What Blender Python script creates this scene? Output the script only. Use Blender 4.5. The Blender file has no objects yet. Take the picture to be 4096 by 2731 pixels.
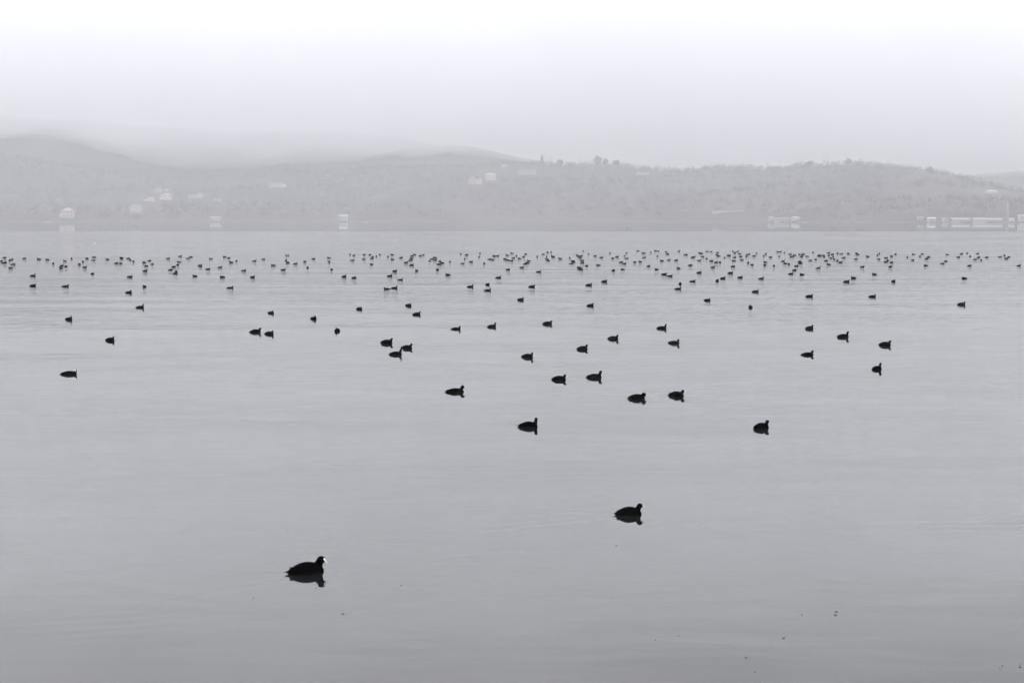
import bpy, bmesh, math, random
import numpy as np

# ------------------------------------------------------------------ camera, sky, sun, exposure
random.seed(11)
scene = bpy.context.scene
col = scene.collection
CAM_H = 3.3

cam_data = bpy.data.cameras.new("camera")
cam_data.lens, cam_data.sensor_width = 50.0, 36.0
cam_data.clip_start, cam_data.clip_end = 0.1, 40000
cam = bpy.data.objects.new("camera", cam_data)
cam.location = (0, 0, CAM_H)
cam.rotation_euler = (math.radians(90 - 4.918), 0, 0)
col.objects.link(cam)
scene.camera = cam

SUN_EL, SUN_AZ = math.radians(38), math.radians(-14)      # azimuth from straight ahead, left is negative
world = bpy.data.worlds.new("World")
scene.world = world
world.use_nodes = True
wn, wl = world.node_tree.nodes, world.node_tree.links
wn.clear()
w_out = wn.new("ShaderNodeOutputWorld")
w_bg = wn.new("ShaderNodeBackground")
w_bg.inputs["Strength"].default_value = 0.1
w_sky = wn.new("ShaderNodeTexSky")
w_sky.sky_type = 'NISHITA'
w_sky.sun_disc = False
w_sky.sun_elevation = SUN_EL
w_sky.sun_rotation = SUN_AZ
w_sky.dust_density = 4.0
w_sky.air_density = 1.0
w_hs = wn.new("ShaderNodeHueSaturation")
w_hs.inputs["Saturation"].default_value = 0.15
w_hs.inputs["Value"].default_value = 0.8
wl.new(w_sky.outputs[0], w_hs.inputs["Color"])
# unbroken stratus: the overcast sky law (zenith about three times the horizon), softly mottled
w_tc = wn.new("ShaderNodeTexCoord")
w_sep = wn.new("ShaderNodeSeparateXYZ")
wl.new(w_tc.outputs["Generated"], w_sep.inputs[0])
w_abs = wn.new("ShaderNodeMath"); w_abs.operation = 'ABSOLUTE'
wl.new(w_sep.outputs["Z"], w_abs.inputs[0])
w_pow = wn.new("ShaderNodeMath"); w_pow.operation = 'POWER'
w_pow.inputs[1].default_value = 1.3
wl.new(w_abs.outputs[0], w_pow.inputs[0])
w_ma = wn.new("ShaderNodeMath"); w_ma.operation = 'MULTIPLY_ADD'
w_ma.inputs[1].default_value = 20.0
w_ma.inputs[2].default_value = 3.4
wl.new(w_pow.outputs[0], w_ma.inputs[0])
w_noise = wn.new("ShaderNodeTexNoise")
w_noise.inputs["Scale"].default_value = 3.2
w_noise.inputs["Detail"].default_value = 4
w_map = wn.new("ShaderNodeMapping")
w_map.inputs["Scale"].default_value = (1, 1, 2.2)
w_map.inputs["Location"].default_value = (0.35, 0.2, 0.1)
wl.new(w_tc.outputs["Generated"], w_map.inputs[0])
wl.new(w_map.outputs[0], w_noise.inputs["Vector"])
w_mot = wn.new("ShaderNodeMapRange")
w_mot.inputs["From Min"].default_value, w_mot.inputs["From Max"].default_value = 0.38, 0.62
w_mot.inputs["To Min"].default_value, w_mot.inputs["To Max"].default_value = 0.88, 1.12
wl.new(w_noise.outputs["Fac"], w_mot.inputs[0])
w_mul = wn.new("ShaderNodeMath"); w_mul.operation = 'MULTIPLY'
wl.new(w_ma.outputs[0], w_mul.inputs[0])
wl.new(w_mot.outputs[0], w_mul.inputs[1])
w_tint = wn.new("ShaderNodeVectorMath"); w_tint.operation = 'SCALE'
w_tint.inputs[0].default_value = (0.984, 0.992, 1.034)
wl.new(w_mul.outputs[0], w_tint.inputs["Scale"])
w_mix = wn.new("ShaderNodeMix"); w_mix.data_type = 'RGBA'
w_mix.inputs["Factor"].default_value = 0.9
wl.new(w_hs.outputs[0], w_mix.inputs[6])
wl.new(w_tint.outputs[0], w_mix.inputs[7])
wl.new(w_mix.outputs[2], w_bg.inputs["Color"])
wl.new(w_bg.outputs[0], w_out.inputs["Surface"])

sun_data = bpy.data.lights.new("sun", 'SUN')
sun_data.energy = 0.6
sun_data.angle = math.radians(25)
sun_data.color = (1.0, 0.97, 0.93)
sun = bpy.data.objects.new("sun", sun_data)
sun.rotation_euler = (math.pi / 2 - SUN_EL, 0, math.pi - SUN_AZ)
col.objects.link(sun)

vs = scene.view_settings
vs.view_transform, vs.look, vs.gamma, vs.exposure = 'Standard', 'None', 1.0, 1.1
vs.use_curve_mapping = False
cy = scene.cycles
cy.use_denoising = True
cy.max_bounces, cy.glossy_bounces, cy.diffuse_bounces = 7, 3, 2
cy.volume_bounces = 3
cy.use_adaptive_sampling = False

# ------------------------------------------------------------------ helpers
def mat(name, color, rough=0.8, spec=0.3, noise=0.0, scale=5.0, color2=None):
    m = bpy.data.materials.new(name)
    m.use_nodes = True
    nt = m.node_tree
    b = nt.nodes["Principled BSDF"]
    b.inputs["Roughness"].default_value = rough
    b.inputs["Specular IOR Level"].default_value = spec
    b.inputs["Base Color"].default_value = (*color, 1)
    if noise or color2:
        tc = nt.nodes.new("ShaderNodeTexCoord")
        n = nt.nodes.new("ShaderNodeTexNoise")
        n.inputs["Scale"].default_value = scale
        n.inputs["Detail"].default_value = 5
        nt.links.new(tc.outputs["Object"], n.inputs["Vector"])
        r = nt.nodes.new("ShaderNodeValToRGB")
        r.color_ramp.elements[0].position, r.color_ramp.elements[1].position = 0.35, 0.65
        c2 = color2 or tuple(c * (1 + noise) for c in color)
        c1 = color if color2 else tuple(c * (1 - noise) for c in color)
        r.color_ramp.elements[0].color = (*c1, 1)
        r.color_ramp.elements[1].color = (*c2, 1)
        nt.links.new(n.outputs["Fac"], r.inputs[0])
        nt.links.new(r.outputs[0], b.inputs["Base Color"])
    return m


def mesh_np(name, verts, faces, material=None, smooth=False):
    """verts (n,3), faces (m,k) arrays of one polygon size."""
    me = bpy.data.meshes.new(name)
    verts, faces = np.asarray(verts, dtype=np.float32), np.asarray(faces, dtype=np.int32)
    k = faces.shape[1]
    me.vertices.add(len(verts))
    me.vertices.foreach_set("co", verts.ravel())
    me.loops.add(faces.size)
    me.loops.foreach_set("vertex_index", faces.ravel())
    me.polygons.add(len(faces))
    me.polygons.foreach_set("loop_start", np.arange(0, faces.size, k, dtype=np.int32))
    me.polygons.foreach_set("loop_total", np.full(len(faces), k, dtype=np.int32))
    if smooth:
        me.polygons.foreach_set("use_smooth", np.ones(len(faces), dtype=bool))
    me.update(calc_edges=True)
    if material:
        me.materials.append(material)
    return me


def link(name, data, parent=None, loc=None, **props):
    o = bpy.data.objects.new(name, data)
    col.objects.link(o)
    if parent:
        o.parent = parent
    if loc is not None:
        o.location = loc
    for k, v in props.items():
        o[k] = v
    return o


def bm_mesh(bm, name, material, smooth=False):
    me = bpy.data.meshes.new(name)
    bmesh.ops.recalc_face_normals(bm, faces=bm.faces)
    bm.to_mesh(me)
    bm.free()
    if smooth:
        for p in me.polygons:
            p.use_smooth = True
    me.materials.append(material)
    return me


def box(bm, x0, x1, y0, y1, z0, z1):
    v = [bm.verts.new(p) for p in ((x0, y0, z0), (x1, y0, z0), (x1, y1, z0), (x0, y1, z0), (x0, y0, z1), (x1, y0, z1), (x1, y1, z1), (x0, y1, z1))]
    for f in ((0, 1, 2, 3), (4, 5, 6, 7), (0, 1, 5, 4), (1, 2, 6, 5), (2, 3, 7, 6), (3, 0, 4, 7)):
        bm.faces.new([v[i] for i in f])


def box_mesh(name, material, *b):
    bm = bmesh.new()
    box(bm, *b)
    return bm_mesh(bm, name, material)


# ------------------------------------------------------------------ materials
M_PLUMAGE = mat("slate black plumage", (0.0008, 0.0008, 0.0009), 0.9, 0.0, noise=0.4, scale=60)
M_BILL = mat("pale horn bill", (0.62, 0.50, 0.46), 0.4, 0.4, noise=0.08, scale=80)
M_SHIELD = mat("white frontal shield", (0.82, 0.80, 0.77), 0.45, 0.4, noise=0.04, scale=80)
M_EYE = mat("dark red eye", (0.05, 0.005, 0.004), 0.1, 0.5)
M_GULL = mat("white gull plumage", (0.5, 0.5, 0.5), 0.6, 0.2, noise=0.04, scale=30)
M_LAND = mat("winter hillside", (0.014, 0.012, 0.013), 0.95, 0.1, scale=0.009, color2=(0.034, 0.030, 0.028))
M_BANK = mat("dead reed bank", (0.045, 0.038, 0.030), 0.95, 0.1, noise=0.3, scale=0.08)
M_BARE = mat("bare winter twigs", (0.030, 0.024, 0.025), 0.95, 0.0, scale=0.012, color2=(0.020, 0.020, 0.019))
M_CONIFER = mat("dark conifer needles", (0.013, 0.019, 0.016), 0.95, 0.05, noise=0.3, scale=0.5)
M_BARK = mat("bark", (0.05, 0.04, 0.035), 0.95, 0.05, noise=0.3, scale=2)
M_WHITE = mat("white render", (0.29, 0.29, 0.29), 0.85, 0.2, noise=0.06, scale=0.8)
M_CREAM = mat("cream render", (0.33, 0.30, 0.25), 0.85, 0.2, noise=0.06, scale=0.8)
M_GREYWALL = mat("grey render", (0.22, 0.22, 0.22), 0.85, 0.2, noise=0.08, scale=0.8)
M_PINKWALL = mat("faded rose render", (0.26, 0.225, 0.215), 0.85, 0.2, noise=0.08, scale=0.8)
M_TILE = mat("weathered clay tile", (0.26, 0.16, 0.13), 0.9, 0.2, noise=0.2, scale=1.5)
M_GREYROOF = mat("grey sheet roof", (0.15, 0.155, 0.165), 0.8, 0.1, noise=0.1, scale=1.0)
M_BLUEROOF = mat("pale blue sheet roof", (0.17, 0.19, 0.22), 0.8, 0.1, noise=0.05, scale=1.0)
M_PANE = mat("dark window pane", (0.07, 0.075, 0.08), 0.3, 0.3)
M_DOOR = mat("brown door", (0.12, 0.08, 0.05), 0.7, 0.3, noise=0.2, scale=3)
M_STONE = mat("stone plinth", (0.22, 0.21, 0.2), 0.9, 0.2, noise=0.2, scale=1.5)
M_STEEL = mat("galvanised steel", (0.18, 0.18, 0.19), 0.5, 0.5)
M_FOAM = mat("water foam", (0.07, 0.068, 0.065), 0.6, 0.2, noise=0.2, scale=120)

# ------------------------------------------------------------------ the land
RIDGE_A = [(-3009, 2430, 103.6), (-1197, 2328, 111.3), (-808, 2260, 103.7), (-732, 2272, 90.7), (-638, 2287, 76.6), (-542, 2302, 68.3), (-464, 2314, 62.4), (-385, 2324, 65.9), (-304, 2331, 77.5), (-224, 2339, 86.8), (-143, 2347, 87.9), (-60, 2354, 89.0), (0, 2360, 93.6), (50, 2332, 91.5), (102, 2302, 87.0), (136, 2281, 88.3), (178, 2256, 84.9), (215, 2232, 80.4), (252, 2209, 77.0), (280, 2191, 78.3), (322, 2163, 79.6), (356, 2140, 78.6), (380, 2124, 75.2), (421, 2097, 80.1), (485, 2053, 80.4), (529, 2021, 75.8), (561, 2005, 70.0), (593, 1995, 62.9), (619, 1987, 47.3), (657, 1975, 40.2), (702, 1960, 36.6), (987, 1913, 39.2), (3172, 1830, 72.5)]
RIDGE_B = [(-3000, 2900, 200), (-1503, 2900, 200), (-1044, 2900, 198), (-840, 2900, 196), (-687, 2900, 185), (-534, 2900, 177), (-432, 2900, 175), (-356, 2900, 172), (-279, 2900, 164), (-177, 2900, 149), (-75, 2900, 140), (27, 2900, 120), (179, 2900, 98), (485, 2900, 78), (791, 2900, 78), (944, 2900, 90), (1044, 2900, 98), (1505, 2900, 119), (3000, 2900, 150)]
SHORE = [(-3600, 2000), (-1241, 1750), (-574, 1600), (-305, 1660), (0, 1700), (247, 1480), (367, 1350), (466, 1300), (831, 1200), (3600, 900)]


def fractal(x, y, scale, seed, octaves=4):
    """Smooth value noise in world metres, -1..1."""
    out = np.zeros_like(x, dtype=float)
    amp, tot = 1.0, 0.0
    for o in range(octaves):
        fx, fy = x / scale + 17.3 * seed + 5.1 * o, y / scale - 9.7 * seed + 3.3 * o
        ix, iy = np.floor(fx), np.floor(fy)
        tx, ty = fx - ix, fy - iy
        tx, ty = tx * tx * (3 - 2 * tx), ty * ty * (3 - 2 * ty)

        def rnd(a, b):
            v = np.sin(a * 127.1 + b * 311.7 + seed * 74.7 + o * 13.1) * 43758.5453
            return (v - np.floor(v)) * 2 - 1
        a = rnd(ix, iy) * (1 - tx) + rnd(ix + 1, iy) * tx
        b = rnd(ix, iy + 1) * (1 - tx) + rnd(ix + 1, iy + 1) * tx
        out += amp * (a * (1 - ty) + b * ty)
        tot += amp
        amp *= 0.5
        scale *= 0.5
    return out / tot


def interp(table, x, col):
    t = np.array(table, dtype=float)
    return np.interp(x, t[:, 0], t[:, col])


def smooth01(t):
    t = np.clip(t, 0, 1)
    return t * t * (3 - 2 * t)


def terrain(x, y):
    """Height of the land above the lake, metres."""
    x, y = np.asarray(x, dtype=float), np.asarray(y, dtype=float)
    sh = interp(SHORE, x, 1) + 9 * fractal(x, x * 0, 60, 3, 3)
    za, ya = interp(RIDGE_A, x, 2), interp(RIDGE_A, x, 1)
    d = y - sh
    t = np.clip(d / np.maximum(ya - sh, 100), -0.2, 1.0)
    rise = 0.08 * smooth01(t * 18) + 0.92 * np.clip(t, 0, 1) ** 0.95
    fall = 1 - 0.45 * smooth01((y - ya) / 420)
    a = za * np.where(t < 1, rise, fall)
    a = a + fractal(x, y, 170, 1) * 13 * smooth01(t * 3) * np.where(t < 0.97, 1 - smooth01((t - .75) / .25) * .8, .2)
    b = interp(RIDGE_B, x, 2) * (smooth01((y - 1850) / 1050) * np.where(y > 2900, 1 - 0.2 * smooth01((y - 2900) / 1500), 1))
    b = b + fractal(x, y, 330, 2) * 18 * smooth01((y - 2000) / 500)
    z = np.maximum(a, b)
    return np.where(d < 0, np.maximum(-3.0, d * 0.25), np.maximum(z, np.minimum(d * 0.3, 0.7)))


def grid(xs, ys, zf):
    X, Y = np.meshgrid(xs, ys)
    Z = zf(X, Y)
    v = np.stack([X.ravel(), Y.ravel(), Z.ravel()], 1)
    nx, ny = len(xs), len(ys)
    i = (np.arange(ny - 1)[:, None] * nx + np.arange(nx - 1)[None, :]).ravel()
    return v, np.stack([i, i + 1, i + nx + 1, i + nx], 1)


xs = np.concatenate([np.arange(-4000, -1000, 60), np.arange(-1000, 1000, 9), np.arange(1000, 4001, 60)])
ys = np.concatenate([np.arange(860, 1180, 40), np.arange(1180, 2420, 9), np.arange(2420, 3600, 30), np.arange(3600, 5200, 70)])
v, f = grid(xs, ys, terrain)
link("hills", mesh_np("hills", v, f, M_LAND, smooth=True), kind="structure")

# the dead reed and gravel bank along the water's edge: a low ridged strip
bx = np.arange(-1100, 1100, 3.0)
sy = interp(SHORE, bx, 1) + 9 * fractal(bx, bx * 0, 60, 3, 3)
jz = fractal(bx, bx * 0, 9, 8, 3)
prof = [(-2.5, -0.4, 0), (-0.6, 0.25, 0.1), (1.0, 0.7, 0.35), (3.5, 0.9, 0.45), (7.0, 0.4, 0.2), (11.0, -0.6, 0)]
bv = np.concatenate([np.stack([bx, sy + o, h + 0.3 + a * jz * 1.6], 1) for o, h, a in prof])
n = len(bx)
i0 = np.arange(n - 1)
bf = np.concatenate([np.stack([i0 + r * n, i0 + 1 + r * n, i0 + 1 + (r + 1) * n, i0 + (r + 1) * n], 1) for r in range(len(prof) - 1)])
link("shore", mesh_np("shore", bv, bf, M_BANK, smooth=True), kind="structure")

# ------------------------------------------------------------------ coots on the lake
COOTS = [  # x, y (metres), heading (degrees), pose, size, label
    (-1.93, 13.11, 22, "S", 1.1, "nearest black coot, swimming right with white forehead shield and pale bill"),
    (1.31, 15.73, 9, "N", 0.96, "plump black coot with short tail spike, second nearest, alone on smooth water"),
    (3.95, 22.34, 31, "N", 0.95, "black coot facing right with thin drooping bill, alone right of the upright one"),
    (0.26, 22.5, 4, "A", 0.99, "black coot with upright neck, its head turned away so no bill shows"),
    (2.3, 26.06, 6, "D", 1.01, "black coot bending its bill down to touch the water"),
    (3.08, 26.47, 343, "N", 0.95, "black coot with raised head swimming just ahead of the one dipping its bill"),
    (-1.09, 27.05, 8, "W", 1.07, "long low black coot with white forehead trailing a fine wake"),
    (0.97, 29.13, 344, "N", 0.95, "black coot with white forehead, left one of a close pair below the centre"),
    (1.72, 29.55, 352, "H", 1.02, "black coot with head held high, right one of a close pair"),
    (-9.45, 30.17, 8, "L", 1.0, "long black coot with hunched round head, lone near the left edge"),
    (8.04, 31.18, 37, "H", 0.95, "black coot with raised neck, nearest of the loose group on the right"),
    (0.37, 33.93, 338, "N", 0.95, "black coot facing right, second from left at middle distance below the lone ridge conifer"),
    (7.2, 34.5, 9, "W", 0.95, "black coot facing right, first from left at middle distance below the pale jetty buildings"),
    (-2.84, 34.58, 353, "H", 1.01, "black coot facing right, fifth from left at middle distance below the blue-roofed lake house"),
    (1.79, 36.03, 22, "N", 0.95, "black coot facing right, first from left at middle distance below the round ridge trees"),
    (-2.7, 36.3, 18, "N", 0.95, "black coot facing right, sixth from left at middle distance below the blue-roofed lake house"),
    (9.8, 37.22, 356, "N", 1.0, "black coot facing right, third from left at middle distance below the rounded wooded hill"),
    (4.32, 37.8, 336, "W", 0.95, "black coot facing right, second from left at middle distance below the ridge dip"),
    (-3.35, 37.9, 0, "N", 1.02, "black coot facing right, fourth from left at middle distance below the blue-roofed lake house"),
    (-10.95, 38.6, 335, "N", 0.95, "black coot facing right, first from left at middle distance below the hillside village"),
    (2.79, 39.12, 349, "N", 0.95, "black coot facing right, third from left at middle distance below the round ridge trees"),
    (9.31, 39.86, 8, "H", 1.07, "black coot facing right, first from left at middle distance below the rounded wooded hill"),
    (-6.98, 40.75, 337, "N", 0.95, "black coot facing right, second from left at middle distance below the hillside farmhouse"),
    (-7.5, 41.44, 14, "N", 1.05, "black coot facing right, first from left at middle distance below the hillside farmhouse"),
    (-5.15, 41.8, 259, "N", 1, "black coot seen end-on, second from left at middle distance below the blue-roofed lake house"),
    (-1.68, 42.53, 339, "W", 0.95, "black coot facing right, second from left at middle distance below the twin hillside houses"),
    (8.97, 42.78, 28, "N", 0.95, "black coot facing right, second from left at middle distance below the pale jetty buildings"),
    (4.53, 42.9, 347, "H", 0.96, "black coot facing right, first from left at middle distance below the ridge dip"),
    (-0.62, 43.54, 28, "H", 0.95, "black coot facing right, third from left at middle distance below the twin hillside houses"),
    (1.12, 44.74, 355, "N", 0.95, "black coot facing right, third from left at middle distance below the lone ridge conifer"),
    (-14.6, 46.74, 332, "H", 0.95, "only black coot at middle distance below the two-storey villa, facing right"),
    (-6.57, 46.95, 314, "P", 0.95, "black coot with bent neck, first from left at middle distance below the blue-roofed lake house"),
    (-3.3, 49.09, 26, "N", 0.95, "black coot facing right, first from left at middle distance below the twin hillside houses"),
    (-8.48, 49.92, 319, "W", 0.95, "black coot facing right, third from left at middle distance below the hillside farmhouse"),
    (-5.6, 52.05, 319, "T", 0.95, "black coot with hunched head, third from left at middle distance below the blue-roofed lake house"),
    (-13.9, 53.06, 26, "H", 0.95, "black coot facing right, second from left at middle distance below the hillside village"),
    (8.93, 53.18, 270, "N", 1, "only black coot at middle distance below the long pale wall, seen end-on"),
    (2.98, 54.08, 26, "N", 0.95, "black coot facing right, second from left at middle distance below the round ridge trees"),
    (-3.95, 54.16, 325, "T", 0.95, "black coot with hunched head, seventh from left at middle distance below the blue-roofed lake house"),
    (17.37, 54.89, 1, "N", 1.0, "only black coot at middle distance below the long pale shed, facing right"),
    (7.91, 57.56, 325, "N", 0.95, "black coot facing right, third from left at middle distance below the ridge dip"),
    (0.35, 58.02, 25, "N", 0.95, "black coot facing right, first from left at middle distance below the lone ridge conifer"),
    (15.29, 60.3, 358, "N", 0.99, "black coot facing right, second from left at middle distance below the rounded wooded hill"),
    (12.66, 60.5, 349, "N", 0.99, "black coot facing right, third from left at middle distance below the pale jetty buildings"),
    (-17.17, 63.65, 347, "P", 1.02, "small coot with bent neck, first from left in outer flock below the hillside village"),
    (11.03, 64.43, 353, "N", 0.98, "small coot facing right, fifth from left in outer flock below the long pale wall"),
    (-1.13, 65.69, 358, "W", 0.98, "small coot facing right, sixth from left in outer flock below the twin hillside houses"),
    (-5.88, 66.95, 190, "W", 0.95, "small coot facing left, fourth from left in outer flock below the blue-roofed lake house"),
    (7.82, 67.01, 353, "W", 0.96, "small coot facing right, fourth from left in outer flock below the ridge dip"),
    (-5.61, 67.75, 3, "H", 0.99, "small coot facing right, sixth from left in outer flock below the blue-roofed lake house"),
    (-13.49, 68.0, 6, "W", 1.0, "small coot facing right, fourth from left in outer flock below the long white boathouse"),
    (-17.87, 69.15, 258, "N", 0.96, "small coot seen end-on, third from left in outer flock below the hillside village"),
    (-2.03, 69.15, 349, "H", 1.01, "small coot facing right, fourth from left in outer flock below the twin hillside houses"),
    (0.96, 69.15, 352, "N", 1.04, "small coot facing right, first from left in outer flock below the lone ridge conifer"),
    (-21.87, 69.61, 6, "W", 1.04, "small coot facing right, second from left in outer flock below the two-storey villa"),
    (-23.64, 70.14, 5, "N", 1.0, "small coot facing right, third from left in outer flock at the left edge"),
    (3.82, 70.75, 10, "N", 1.04, "small coot facing right, second from left in outer flock below the round ridge trees"),
    (-1.23, 71.3, 310, "N", 0.98, "small coot turned half right, fifth from left in outer flock below the twin hillside houses"),
    (8.55, 72.28, 266, "N", 0.98, "small coot seen end-on, sixth from left in outer flock below the ridge dip"),
    (17.55, 74.63, 354, "N", 1.05, "small coot facing right, first from left in outer flock below the rounded wooded hill"),
    (4.86, 74.93, 354, "N", 1.0, "small coot facing right, third from left in outer flock below the round ridge trees"),
    (20.13, 75.08, 38, "N", 1.0, "small coot turned half right, fourth from left in outer flock below the rounded wooded hill"),
    (9.55, 75.24, 1, "W", 0.96, "small coot facing right, seventh from left in outer flock below the ridge dip"),
    (10.94, 75.86, 58, "N", 1.0, "small coot turned half right, first from left in outer flock below the long pale wall"),
    (-6.06, 76.97, 358, "W", 0.94, "small coot facing right, eighth from left in outer flock below the blue-roofed lake house"),
    (13.77, 78.61, 12, "H", 0.98, "small coot facing right, sixth from left in outer flock below the long pale wall"),
    (11.7, 78.95, 6, "N", 0.99, "small coot facing right, second from left in outer flock below the long pale wall"),
    (25.15, 79.08, 175, "T", 0.97, "only small coot in outer flock below the long pale shed, with hunched head"),
    (19.08, 79.46, 185, "N", 0.97, "small coot facing left, second from left in outer flock below the rounded wooded hill"),
    (-8.85, 79.63, 345, "T", 0.95, "small coot with hunched head, third from left in outer flock below the blue-roofed lake house"),
    (-0.77, 79.63, 357, "N", 1.04, "small coot facing right, seventh from left in outer flock below the twin hillside houses"),
    (12.85, 80.15, 3, "N", 0.95, "small coot facing right, fourth from left in outer flock below the long pale wall"),
    (-14.69, 80.5, 46, "N", 1.02, "small coot turned half right, first from left in outer flock below the hillside farmhouse"),
    (-16.42, 80.68, 198, "T", 1.01, "small coot with hunched head, third from left in outer flock below the long white boathouse"),
    (-21.73, 80.86, 4, "N", 1.01, "small coot facing right, second from left in outer flock below the hillside village"),
    (-9.59, 81.21, 46, "N", 1.05, "small coot turned half right, second from left in outer flock below the blue-roofed lake house"),
    (-18.22, 81.76, 220, "N", 0.99, "small coot turned half left, first from left in outer flock below the long white boathouse"),
    (9.11, 82.12, 5, "W", 1.01, "small coot facing right, third from left in outer flock below the ridge dip"),
    (-7.08, 82.3, 9, "H", 0.98, "small coot facing right, fifth from left in outer flock below the blue-roofed lake house"),
    (-27.79, 82.49, 1, "H", 1.06, "small coot facing right, second from left in outer flock at the left edge"),
    (-3.77, 83.8, 167, "T", 1.04, "small coot with hunched head, third from left in outer flock below the twin hillside houses"),
    (17.16, 84.19, 134, "N", 1.02, "small coot turned half left, third from left in outer flock below the pale jetty buildings"),
    (9.04, 84.57, 0, "N", 1.06, "small coot facing right, second from left in outer flock below the ridge dip"),
    (21.55, 84.57, 142, "N", 0.96, "small coot turned half left, third from left in outer flock below the rounded wooded hill"),
    (-25.18, 85.36, 323, "N", 0.97, "small coot turned half right, third from left in outer flock below the two-storey villa"),
    (16.72, 85.36, 1, "N", 0.96, "small coot facing right, first from left in outer flock below the pale jetty buildings"),
    (-20.34, 85.95, 41, "N", 1.03, "small coot turned half right, sixth from left in outer flock below the hillside village"),
    (13.28, 86.56, 7, "N", 1.06, "small coot facing right, third from left in outer flock below the long pale wall"),
    (11.46, 87.18, 12, "N", 1.05, "small coot facing right, eighth from left in outer flock below the ridge dip"),
    (-20.95, 88.75, 93, "N", 1.04, "small coot seen end-on, seventh from left in outer flock below the hillside village"),
    (1.66, 88.86, 357, "W", 0.98, "small coot facing right, second from left in outer flock below the lone ridge conifer"),
    (-7.42, 89.94, 347, "N", 0.99, "small coot facing right, seventh from left in outer flock below the blue-roofed lake house"),
    (-23.26, 90.16, 1, "N", 0.96, "small coot facing right, fourth from left in outer flock below the hillside village"),
    (-6.07, 90.61, 239, "N", 0.95, "small coot turned half left, first from left in outer flock below the twin hillside houses"),
    (-17.13, 90.83, 2, "W", 1.0, "small coot facing right, fifth from left in outer flock below the long white boathouse"),
    (6.46, 90.83, 45, "N", 1.01, "small coot turned half right, fourth from left in outer flock below the round ridge trees"),
    (18.15, 91.51, 18, "T", 0.98, "small coot with hunched head, second from left in outer flock below the pale jetty buildings"),
    (-22.09, 91.96, 36, "N", 0.95, "small coot turned half right, fifth from left in outer flock below the hillside village"),
    (-14.79, 91.96, 10, "N", 1.03, "small coot facing right, second from left in outer flock below the hillside farmhouse"),
    (-4.82, 92.19, 124, "N", 1.03, "small coot turned half left, second from left in outer flock below the twin hillside houses"),
    (-11.71, 92.43, 260, "N", 0.98, "small coot seen end-on, first from left in outer flock below the blue-roofed lake house"),
    (-0.27, 92.43, 22, "T", 0.97, "small coot with hunched head, eighth from left in outer flock below the twin hillside houses"),
    (4.47, 92.66, 351, "H", 1.02, "small coot facing right, first from left in outer flock below the round ridge trees"),
    (9.42, 92.66, 216, "N", 0.98, "small coot turned half left, first from left in outer flock below the ridge dip"),
    (7.23, 92.89, 197, "T", 0.95, "small coot with hunched head, fifth from left in outer flock below the round ridge trees"),
    (-19.91, 93.13, 7, "N", 0.99, "small coot facing right, second from left in outer flock below the long white boathouse"),
    (11.12, 95.05, 222, "N", 1.03, "small coot turned half left, fifth from left in outer flock below the ridge dip"),
    (-30.19, 95.29, 236, "N", 0.98, "small coot turned half left, first from left in outer flock below the two-storey villa"),
    (20.5, 95.29, 3, "H", 1.03, "small coot facing right, fourth from left in outer flock below the pale jetty buildings"),
    (-33.66, 95.54, 195, "T", 0.95, "small coot with hunched head, first from left in outer flock at the left edge"),
    (-13.82, 96.29, 267, "N", 1.03, "tiny coot seen end-on, eighth from left in main flock below the hillside farmhouse"),
    (4.55, 96.29, 167, "T", 1.06, "tiny coot with hunched head, first from left in main flock below the round ridge trees"),
    (0.66, 96.54, 2, "T", 1.0, "tiny coot with hunched head, third from left in main flock below the lone ridge conifer"),
    (-19.86, 96.8, 12, "N", 0.99, "tiny coot facing right, sixth from left in main flock below the long white boathouse"),
    (-29.1, 96.92, 40, "N", 0.98, "tiny coot turned half right, eighth from left in main flock below the two-storey villa"),
    (13.68, 97.05, 354, "H", 0.97, "tiny coot facing right, first from left in main flock below the long pale wall"),
    (-23.26, 97.82, 12, "N", 0.98, "tiny coot facing right, fourteenth from left in main flock below the hillside village"),
    (24.07, 97.82, 0, "N", 0.94, "tiny coot facing right, tenth from left in main flock below the rounded wooded hill"),
    (26.06, 98.08, 302, "N", 0.98, "tiny coot turned half right, fifteenth from left in main flock below the rounded wooded hill"),
    (-30.87, 98.48, 318, "N", 1.05, "tiny coot turned half right, fourth from left in main flock below the two-storey villa"),
    (15.3, 98.61, 352, "T", 1.0, "tiny coot with hunched head, fifth from left in main flock below the long pale wall"),
    (-21.69, 99.14, 317, "N", 1.03, "tiny coot turned half right, fourth from left in main flock below the long white boathouse"),
    (-25.56, 99.41, 1, "T", 0.96, "tiny coot with hunched head, tenth from left in main flock below the hillside village"),
    (9.53, 99.41, 35, "N", 0.96, "tiny coot turned half right, third from left in main flock below the ridge dip"),
    (19.91, 99.68, 12, "T", 1.02, "tiny coot with hunched head, ninth from left in main flock below the pale jetty buildings"),
    (-31.63, 99.95, 52, "N", 0.97, "tiny coot turned half right, second from left in main flock below the two-storey villa"),
    (5.23, 99.95, 308, "N", 0.97, "tiny coot turned half right, fifth from left in main flock below the round ridge trees"),
    (18.39, 99.95, 256, "N", 0.99, "tiny coot seen end-on, fourth from left in main flock below the pale jetty buildings"),
    (32.21, 100.25, 356, "N", 0.95, "tiny coot facing right, second from left in main flock below the long pale shed"),
    (35.69, 100.25, 14, "H", 1.05, "tiny coot facing right, third from left in main flock at the right edge"),
    (29.22, 100.52, 183, "T", 0.99, "tiny coot with hunched head, second from left in main flock below the small waterside sheds"),
    (-22.1, 100.77, 8, "H", 0.99, "tiny coot facing right, third from left in main flock below the long white boathouse"),
    (-16.89, 100.77, 191, "N", 1.06, "tiny coot facing left, third from left in main flock below the hillside farmhouse"),
    (-7.15, 101.32, 355, "N", 1.05, "tiny coot facing right, fifteenth from left in main flock below the blue-roofed lake house"),
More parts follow.
